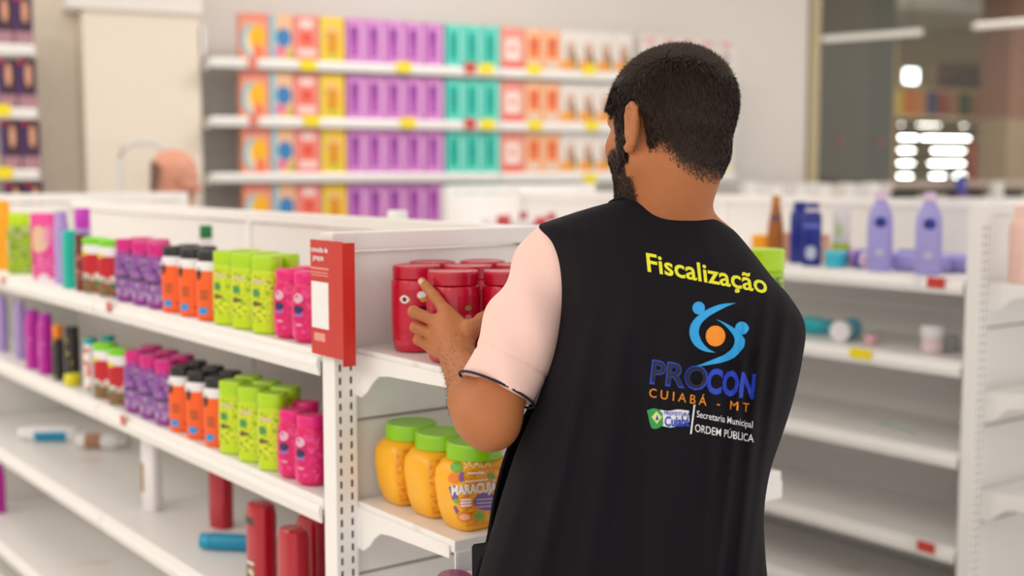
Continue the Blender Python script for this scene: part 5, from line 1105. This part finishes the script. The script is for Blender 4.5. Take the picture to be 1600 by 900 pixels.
vest = link('vest', rel(sheet_me(Gb, .0045), man), VEST, man, smooth=60)
FR = [r[:6]+(r[6]*1.02, 0) for r in BR]
FR = [list(r) for r in FR]
for j, (dl, bz) in enumerate(((0, .05), (0, .06), (0, .075), (0, .09), (6, .10), (10, .11), (10, .112), (6, .112), (0, .112), (-4, .112), (-12, .112), (-16, .112), (-13, .11), (-4, .11), (-5, .11), (-5, .11))): FR[j][0] += dl; FR[j][6] = bz; FR[j][2] += .006; FR[j][5] += .001
Gf = sheet(FR, 1, None, (0, 1))
link('vest_front', rel(sheet_me(Gf, .004), man), VEST, man, smooth=60)
pkt = [at(*p) for p in ((737, 852, 1.50), (764, 848, 1.47), (772, 930, 1.47), (738, 935, 1.50))]
bm = bmesh.new(); A = [bm.verts.new(p) for p in pkt]; B = [bm.verts.new(V3(p)+CF*.012) for p in pkt]; bm.faces.new(A); bm.faces.new(B[::-1]); [bm.faces.new((A[i], B[i], B[(i+1) % 4], A[(i+1) % 4])) for i in range(4)]
bmesh.ops.bevel(bm, geom=list(bm.edges), offset=.003, segments=2, affect='EDGES'); link('pocket', rel(from_bm(bm), man), VEST, man, smooth=40)
# stitched band along the left armhole and the neck
edge = [Vector(Gb[j, 2])-Vector(CF)*.0016 for j in range(30, 118)]
edge_me = tube_me([e+Vector(RT)*.010 for e in edge[::2]], .0009, 6); link('armhole_stitch', rel(edge_me, man), VEST, man, smooth=180)
neck = [Vector(Gb[1, i])-Vector(CF)*.001+Vector(UP)*.001 for i in range(0, NU, 2)]; link('collar_band', rel(tube_me(neck, .0030, 8), man), VEST, man, smooth=180)
# ---- embroidery on the back: letters and emblem stitched onto the cloth
VB = BVHTree.FromPolygons([Vector(p) for p in Gb.reshape(-1, 3)], [tuple(int(x) for x in (j*NU+i, j*NU+i+1, (j+1)*NU+i+1, (j+1)*NU+i)) for j in range(NV-1) for i in range(NU-1)])
def on_surface(bm, bvh, off, name, m, par, root, maxe=5.0):       # bm holds photograph-plane coordinates; lay them on the cloth
    for it in range(5):
        es = [e for e in bm.edges if e.calc_length() > maxe]
        if not es: break
        bmesh.ops.subdivide_edges(bm, edges=es, cuts=1); bmesh.ops.triangulate(bm, faces=[f for f in bm.faces if len(f.verts) > 3])
    bad = []; r0 = Vector(root.location)
    for v in bm.verts:
        d = Vector(ray(v.co.x, v.co.y)).normalized(); h = bvh.ray_cast(Vector(CC), d)
        if h[0] is None: bad.append(v); continue
        n = h[1] if h[1].dot(d) < 0 else -h[1]; v.co = h[0]+n*off-d*off*.5-r0
    bmesh.ops.delete(bm, geom=bad, context='VERTS')
    return link(name, from_bm(bm), m, par, smooth=180)
def stitched_text(name, body, p0, p1, up, m, bvh, par, root, bold=0.0, off=.0007, spacing=1.0, cap=None, maxe=5.0):
    me, w_ = text_me(body, bold, 3, spacing); bm = bmesh.new(); bm.from_mesh(me); bpy.data.meshes.remove(me); bmesh.ops.triangulate(bm, faces=bm.faces)
    ch = .729 if cap is None else cap
    for v in bm.verts: t = v.co.x/w_; h = v.co.y/ch; v.co = Vector((p0[0]+(p1[0]-p0[0])*t+up[0]*h, p0[1]+(p1[1]-p0[1])*t+up[1]*h, 0))
    return on_surface(bm, bvh, off, name, m, par, root, maxe)
def stitched_poly(name, pts, m, off=.0007, bvh=None, par=None, root=None, conv=None):
    bm = bmesh.new(); f = bm.faces.new([bm.verts.new((*(conv(p) if conv else p), 0)) for p in pts]); bmesh.ops.triangulate(bm, faces=[f]); return on_surface(bm, bvh or VB, off, name, m, par or vest, root or man)
def thread(n, c): return mat('thread_'+n, S(*c), .6, var=.10, scale=300, bump=.4, bscale=900)
YT, BT, CT, OT, WT = thread('yellow', (230, 226, 36)), thread('royal_blue', (28, 62, 190)), thread('cyan', (36, 160, 226)), thread('orange', (240, 142, 20)), thread('white', (236, 234, 238))
stitched_text('lettering', 'Fiscalização', (1012, 424), (1199, 459), (-3, -30), YT, VB, vest, man, .018)
LC_ = lambda p: (980+p[0]/2.7286, 370+p[1]/2.7286)
def oval(cx, cy, rx, ry, n=28): return [(cx+rx*math.cos(2*math.pi*k/n), cy+ry*math.sin(2*math.pi*k/n)) for k in range(n)]
stitched_poly('emblem_head', oval(304, 304, 27, 27), CT, conv=LC_); stitched_poly('emblem_head', oval(488, 390, 29, 28), CT, conv=LC_); stitched_poly('emblem_sun', oval(376, 423, 41, 44), OT, conv=LC_)
def smooth_poly(p): return cr(np.array(p), len(p)*5).tolist()
def swoosh(name, outer, inner, off):                               # a band between two curves that meet in points
    o_, i_ = cr(np.array(outer), 36), cr(np.array(inner), 36); bm = bmesh.new(); A = [bm.verts.new((*LC_(p), 0)) for p in o_]; B = [bm.verts.new((*LC_(p), 0)) for p in i_[1:-1]]; B = [A[0]]+B+[A[-1]]
    for k in range(35):
        q = [A[k], A[k+1], B[k+1], B[k]]; q = [v for n_, v in enumerate(q) if v not in q[:n_]]; bm.faces.new(q)
    bmesh.ops.triangulate(bm, faces=bm.faces); return on_surface(bm, VB, off, name, CT, vest, man)
swoosh('emblem_figure', [(463, 283), (400, 288), (340, 311), (297, 340), (270, 375), (264, 412), (275, 447), (300, 474), (335, 489), (377, 494)], [(463, 283), (428, 296), (385, 318), (342, 344), (314, 372), (304, 404), (312, 436), (328, 460), (348, 478), (377, 494)], .0008)
swoosh('emblem_figure', [(377, 352), (412, 366), (448, 386), (482, 408), (501, 438), (497, 471), (470, 505), (420, 530), (350, 546), (288, 552)], [(377, 352), (402, 368), (428, 392), (450, 420), (457, 448), (442, 478), (412, 502), (376, 519), (334, 536), (288, 552)], .0012)
BK = thread('black', (12, 10, 16))
stitched_text('lettering', 'PRO', (1015, 598), (1105, 610), (4, -37), BT, VB, vest, man, .035, .0007, 1.0); stitched_text('lettering_core', 'PRO', (1017.5, 596.5), (1102, 608), (3.7, -34.5), BK, VB, vest, man, .006, .0014, 1.04)
stitched_text('lettering', 'CON', (1103, 612), (1178, 622), (4, -38), BT, VB, vest, man, .040, .0007, 1.0)
stitched_text('lettering', 'CUIABÁ - MT', (1014, 620), (1170, 644), (1, -14.5), OT, VB, vest, man, .0, .0007, 1.5)
stitched_poly('divider', [(1083.6, 632), (1086.2, 632), (1080.4, 678), (1077.8, 678)], WT)
stitched_text('lettering', 'Secretaria Municipal', (1088.5, 651.5), (1176, 668.5), (.4, -11), WT, VB, vest, man, .004); stitched_text('lettering', 'ORDEM PÚBLICA', (1085.5, 674), (1177, 691), (.6, -12.5), WT, VB, vest, man, .004)
fl = smooth_poly([(140, 737), (175, 742), (215, 736), (262, 741)])+smooth_poly([(264, 790), (225, 800), (190, 812), (150, 806)])
stitched_poly('flag_field', fl, WT, .0006, conv=LC_)
stitched_poly('flag_green', smooth_poly([(84, 740), (112, 731), (138, 738), (152, 752)])+smooth_poly([(155, 802), (135, 815), (112, 818), (100, 806), (92, 775)]), thread('green', (40, 150, 70)), .0009, conv=LC_)
stitched_poly('flag_lozenge', [(104, 768), (126, 742), (150, 768), (128, 798)], thread('lemon', (226, 222, 60)), .0012, conv=LC_); stitched_poly('flag_disc', oval(128, 770, 14, 17, 18), thread('pale', (214, 226, 206)), .0015, conv=LC_); stitched_poly('flag_mark', [(121, 782), (130, 756), (137, 780)], thread('deep_blue', (30, 60, 120)), .0018, conv=LC_)
stitched_text('lettering', 'PREFEITURA', LC_((158, 758)), LC_((266, 766)), (.2, -6), BT, VB, vest, man, .01, .0012); stitched_text('lettering', 'Cuiabá', LC_((160, 806)), LC_((263, 806)), (.3, -15.5), BT, VB, vest, man, .03, .0013)

# ------------------------------------------------------------------ bald man beyond the far gondola end
o2 = at(271, 281, 4.34); b = Blob(); A_ = head_axes(78, 4, 12); sc_ = 1.04
H2 = add_head(b, o2, A_, sc_); bz = o2*np.array([1, 1, 0])
bf, bl2 = math.sin(math.radians(80))*RT+math.cos(math.radians(80))*FW, -math.cos(math.radians(80))*RT+math.sin(math.radians(80))*FW
hz = o2[2]; nk = o2-UP*.19-bf*.05; b.cone(H2(-.03, 0, -.05), nk, .058, .062, .03)
man2 = thing('person', 'bald man with grey fringe seen in profile beyond the far gondola end', 'person', (float(bz[0]-bf[0]*.08), float(bz[1]-bf[1]*.08), 0))
bc_ = bz-bf*.08; sh2 = [bc_+bl2*s_*.18+UP*(hz-.25) for s_ in (-1, 1)]; hp2 = [bc_+bl2*s_*.09+UP*.86 for s_ in (-1, 1)]
for s_ in sh2: b.cone(nk-UP*.02, s_, .05, .05, .05)
b.ell(bc_+UP*(hz-.38), [bf, bl2, UP], (.11, .16, .19), .05); b.ell(bc_+UP*(hz-.60), [bf, bl2, UP], (.13, .15, .2), .06); b.ell(bc_+UP*.90, [bf, bl2, UP], (.11, .15, .12), .06)
hands = []
for s_, p in zip((-1, 1), sh2):
    e_ = p-UP*.27+bl2*s_*.03; w_ = e_+bf*.18-UP*.15; b.chain([p, e_, w_], [.052, .044, .028], .025); hdir = (w_-e_)/np.linalg.norm(w_-e_)
    for k_ in range(4): kn = w_+hdir*.08+bl2*(k_-1.5)*.019; b.cone(w_, kn, .016, .011, .012); b.chain([kn, kn+hdir*.04, kn+hdir*.065-bf*.012], [.010, .009, .0075], .004)
    b.chain([w_, w_+hdir*.04-bl2*s_*.035, w_+hdir*.075-bl2*s_*.045], [.015, .012, .009], .006)
for s_, p in zip((-1, 1), hp2): b.chain([p, p*np.array([1, 1, 0])+UP*.47, p*np.array([1, 1, 0])+UP*.09], [.085, .058, .04], .04); b.cone(p*np.array([1, 1, 0])+UP*.045-bf*.03, p*np.array([1, 1, 0])+UP*.04+bf*.14, .036, .028, .03)
m2_ = b.mesh(.0055); v2 = npv(m2_); q2 = ((v2-o2)@np.array(A_).T)/sc_; fr_ = (.35+.65*ss(-.045, -.07, q2[:, 0]))*ss(.01, -.03, q2[:, 0])*ss(.05, .03, q2[:, 2]+q2[:, 0]*.25)*ss(-.075, -.05, q2[:, 2])*(np.linalg.norm(q2, axis=1) < .14)*np.where((np.abs(q2[:, 1]) > .068) & (q2[:, 0] > -.035), 0, 1)
attr(m2_, 'stubble', fr_*.6); attr(m2_, 'flush', ss(.0, -.03, q2[:, 2])*ss(.02, .05, q2[:, 0])*.6)
n2 = npn(m2_); fa = np.empty(len(m2_.polygons)*4, np.int32); m2_.polygons.foreach_get('vertices', fa); fa = fa.reshape(-1, 4); fs = np.where(fr_[fa].mean(1) > .5)[0]; pick = rng.choice(fs, 2500)
V, F = strands(v2[fa[pick]].mean(1), n2[fa[pick]].mean(1), np.tile(-A_[2], (2500, 1)), rng.uniform(.006, .012, 2500), .0009)
hm = bpy.data.meshes.new('fringe'); hm.from_pydata(V.tolist(), [], F.tolist()); link('hair', rel(hm, man2), mat('grey_brown_hair', S(120, 102, 92), .6, var=.3), man2, smooth=180)
link('body', rel(m2_, man2), skin_mat('ruddy_skin', S(222, 158, 132), S(104, 84, 74)), man2, smooth=180)
for y in (-1, 1): link('eye', loft_me([(-.0118, .001, .001), (-.009, .0078, .0078), (0, .0118, .0118), (.009, .0078, .0078), (.0118, .001, .001)], 12), mat('eye_white', S(236, 230, 224), .2), man2, Vector(H2(.0835, y*.031, .012))-Vector(man2.location), 180)
sb = Blob(); sb.ell(bc_+UP*(hz-.38), [bf, bl2, UP], (.125, .175, .19), .05); sb.ell(bc_+UP*(hz-.62), [bf, bl2, UP], (.145, .165, .22), .06)
for s_, p in zip((-1, 1), sh2): sb.cone(nk-UP*.05, p, .06, .06, .05); sb.cone(p, p-UP*.2+bl2*s_*.02, .060, .060, .03)
sb.cone(nk-UP*.03, nk+UP*.1, .066, .07, .004, True); sb.cone(nk+UP*.005-bf*.005, nk+UP*.04, .074, .070, .01)
link('shirt', rel(sb.mesh(.008), man2), mat('sky_blue_shirt', S(140, 170, 226), .8), man2, smooth=180)
tb = Blob(); tb.ell(bc_+UP*.90, [bf, bl2, UP], (.12, .16, .12), .05)
for p in hp2: tb.chain([p, p*np.array([1, 1, 0])+UP*.47, p*np.array([1, 1, 0])+UP*.08], [.093, .072, .06], .04)
link('trousers', rel(tb.mesh(.009), man2), TR, man2, smooth=180)
for p in hp2: g0 = p*np.array([1, 1, 0]); s3 = Blob(); s3.cone(g0+UP*.05-bf*.035, g0+UP*.04+bf*.15, .048, .036, .03); s3.half(g0+UP*.001, -UP); link('shoe', rel(s3.mesh(.007), man2), mat('black_shoe', S(30, 28, 28), .4), man2, smooth=180)

# ================================================================== printing on the front yellow jar
yj = YJ[0]; bpy.context.view_layer.update(); yb = yj.children[0]
mw = yb.matrix_world if False else (Matrix.Translation(yj.location) @ Matrix.Rotation(yj.rotation_euler.z, 4, 'Z'))
YV = BVHTree.FromPolygons([mw @ v.co for v in yb.data.vertices], [tuple(p.vertices) for p in yb.data.polygons])
class _R: location = (0, 0, 0)
def on_jar(fn, *a, **k): 
    o = fn(*a, bvh=YV, root=_R, par=None, **k) if fn is stitched_poly else fn(*a, **k)
    return o
def jar_attach(o): o.data.transform(mw.inverted()); o.parent = yj; return o
JC = lambda p: (520+p[0]/5.623, 740+p[1]/5.623)
VIO = mat('ink_violet_label', S(124, 84, 150), .4); PW = mat('ink_label_white', S(240, 236, 236), .4); ORI = mat('ink_fruit_orange', S(240, 130, 40), .4); GRI = mat('ink_leaf_green', S(110, 176, 50), .4); MUS = mat('ink_mustard', S(206, 160, 40), .4)
def jp(name, pts, m, off): jar_attach(on_surface((lambda bm: (bmesh.ops.triangulate(bm, faces=[bm.faces.new([bm.verts.new((*JC(p), 0)) for p in pts])]), bm)[1])(bmesh.new()), YV, off, name, m, yj, _R, 3.0)) if True else None
def jt(body, p0, p1, up, m, bold, off=.0016): jar_attach(stitched_text('lettering', body, JC(p0), JC(p1), up, m, YV, yj, _R, bold, off, maxe=3.0))
jp('label_patch', oval(1345, 245, 110, 78), VIO, .0011); jp('label_patch', [(1020, 115), (1075, 105), (1100, 215), (1055, 235)], VIO, .0011); jp('label_patch', [(1110, 330), (1075, 280), (1060, 290), (1090, 360)], VIO, .0011)
jp('label_patch', [(1110, 0), (1150, -20), (1150, 60), (1118, 78)], VIO, .0011); jp('fruit_print', oval(1062, 40, 48, 44), ORI, .0012); jp('fruit_print', oval(1168, 255, 62, 62), ORI, .0013); jp('fruit_print', oval(1160, 378, 66, 46), ORI, .0013); jp('fruit_print', oval(1280, 370, 60, 48), MUS, .0013); jp('fruit_print', oval(1280, 372, 38, 30), GRI, .0015); jp('fruit_print', oval(1160, 380, 44, 26), mat('ink_peach', S(246, 190, 140), .4), .0015)
jp('leaf_print', oval(1092, 240, 24, 22), GRI, .0013); jp('leaf_print', oval(1088, -55, 52, 46), GRI, .0013); jp('leaf_print', oval(1390, 20, 30, 26), GRI, .0013)
for k in range(3): jp('fine_print', [(1255, 222+32*k), (1400, 212+32*k), (1400, 224+32*k), (1255, 234+32*k)], mat('ink_lavender', S(196, 176, 206), .4), .0015)
for k in range(3): jp('fine_print', [(1125, 222+26*k), (1215, 215+26*k), (1215, 231+26*k), (1125, 238+26*k)], PW, .0016)
jp('fine_print', [(1160, 66), (1360, 46), (1360, 56), (1160, 76)], PW, .0014); jp('fine_print', [(1185, -8), (1330, -16), (1330, 0), (1185, 8)], PW, .0014)
jt('MARACUJÁ', (1050, 186), (1440, 150), (-.6, -14.5), PW, .04); jt('SKALA', (1150, -42), (1385, -58), (-.4, -14), mat('ink_pale_gold', S(246, 226, 176), .4), .0)
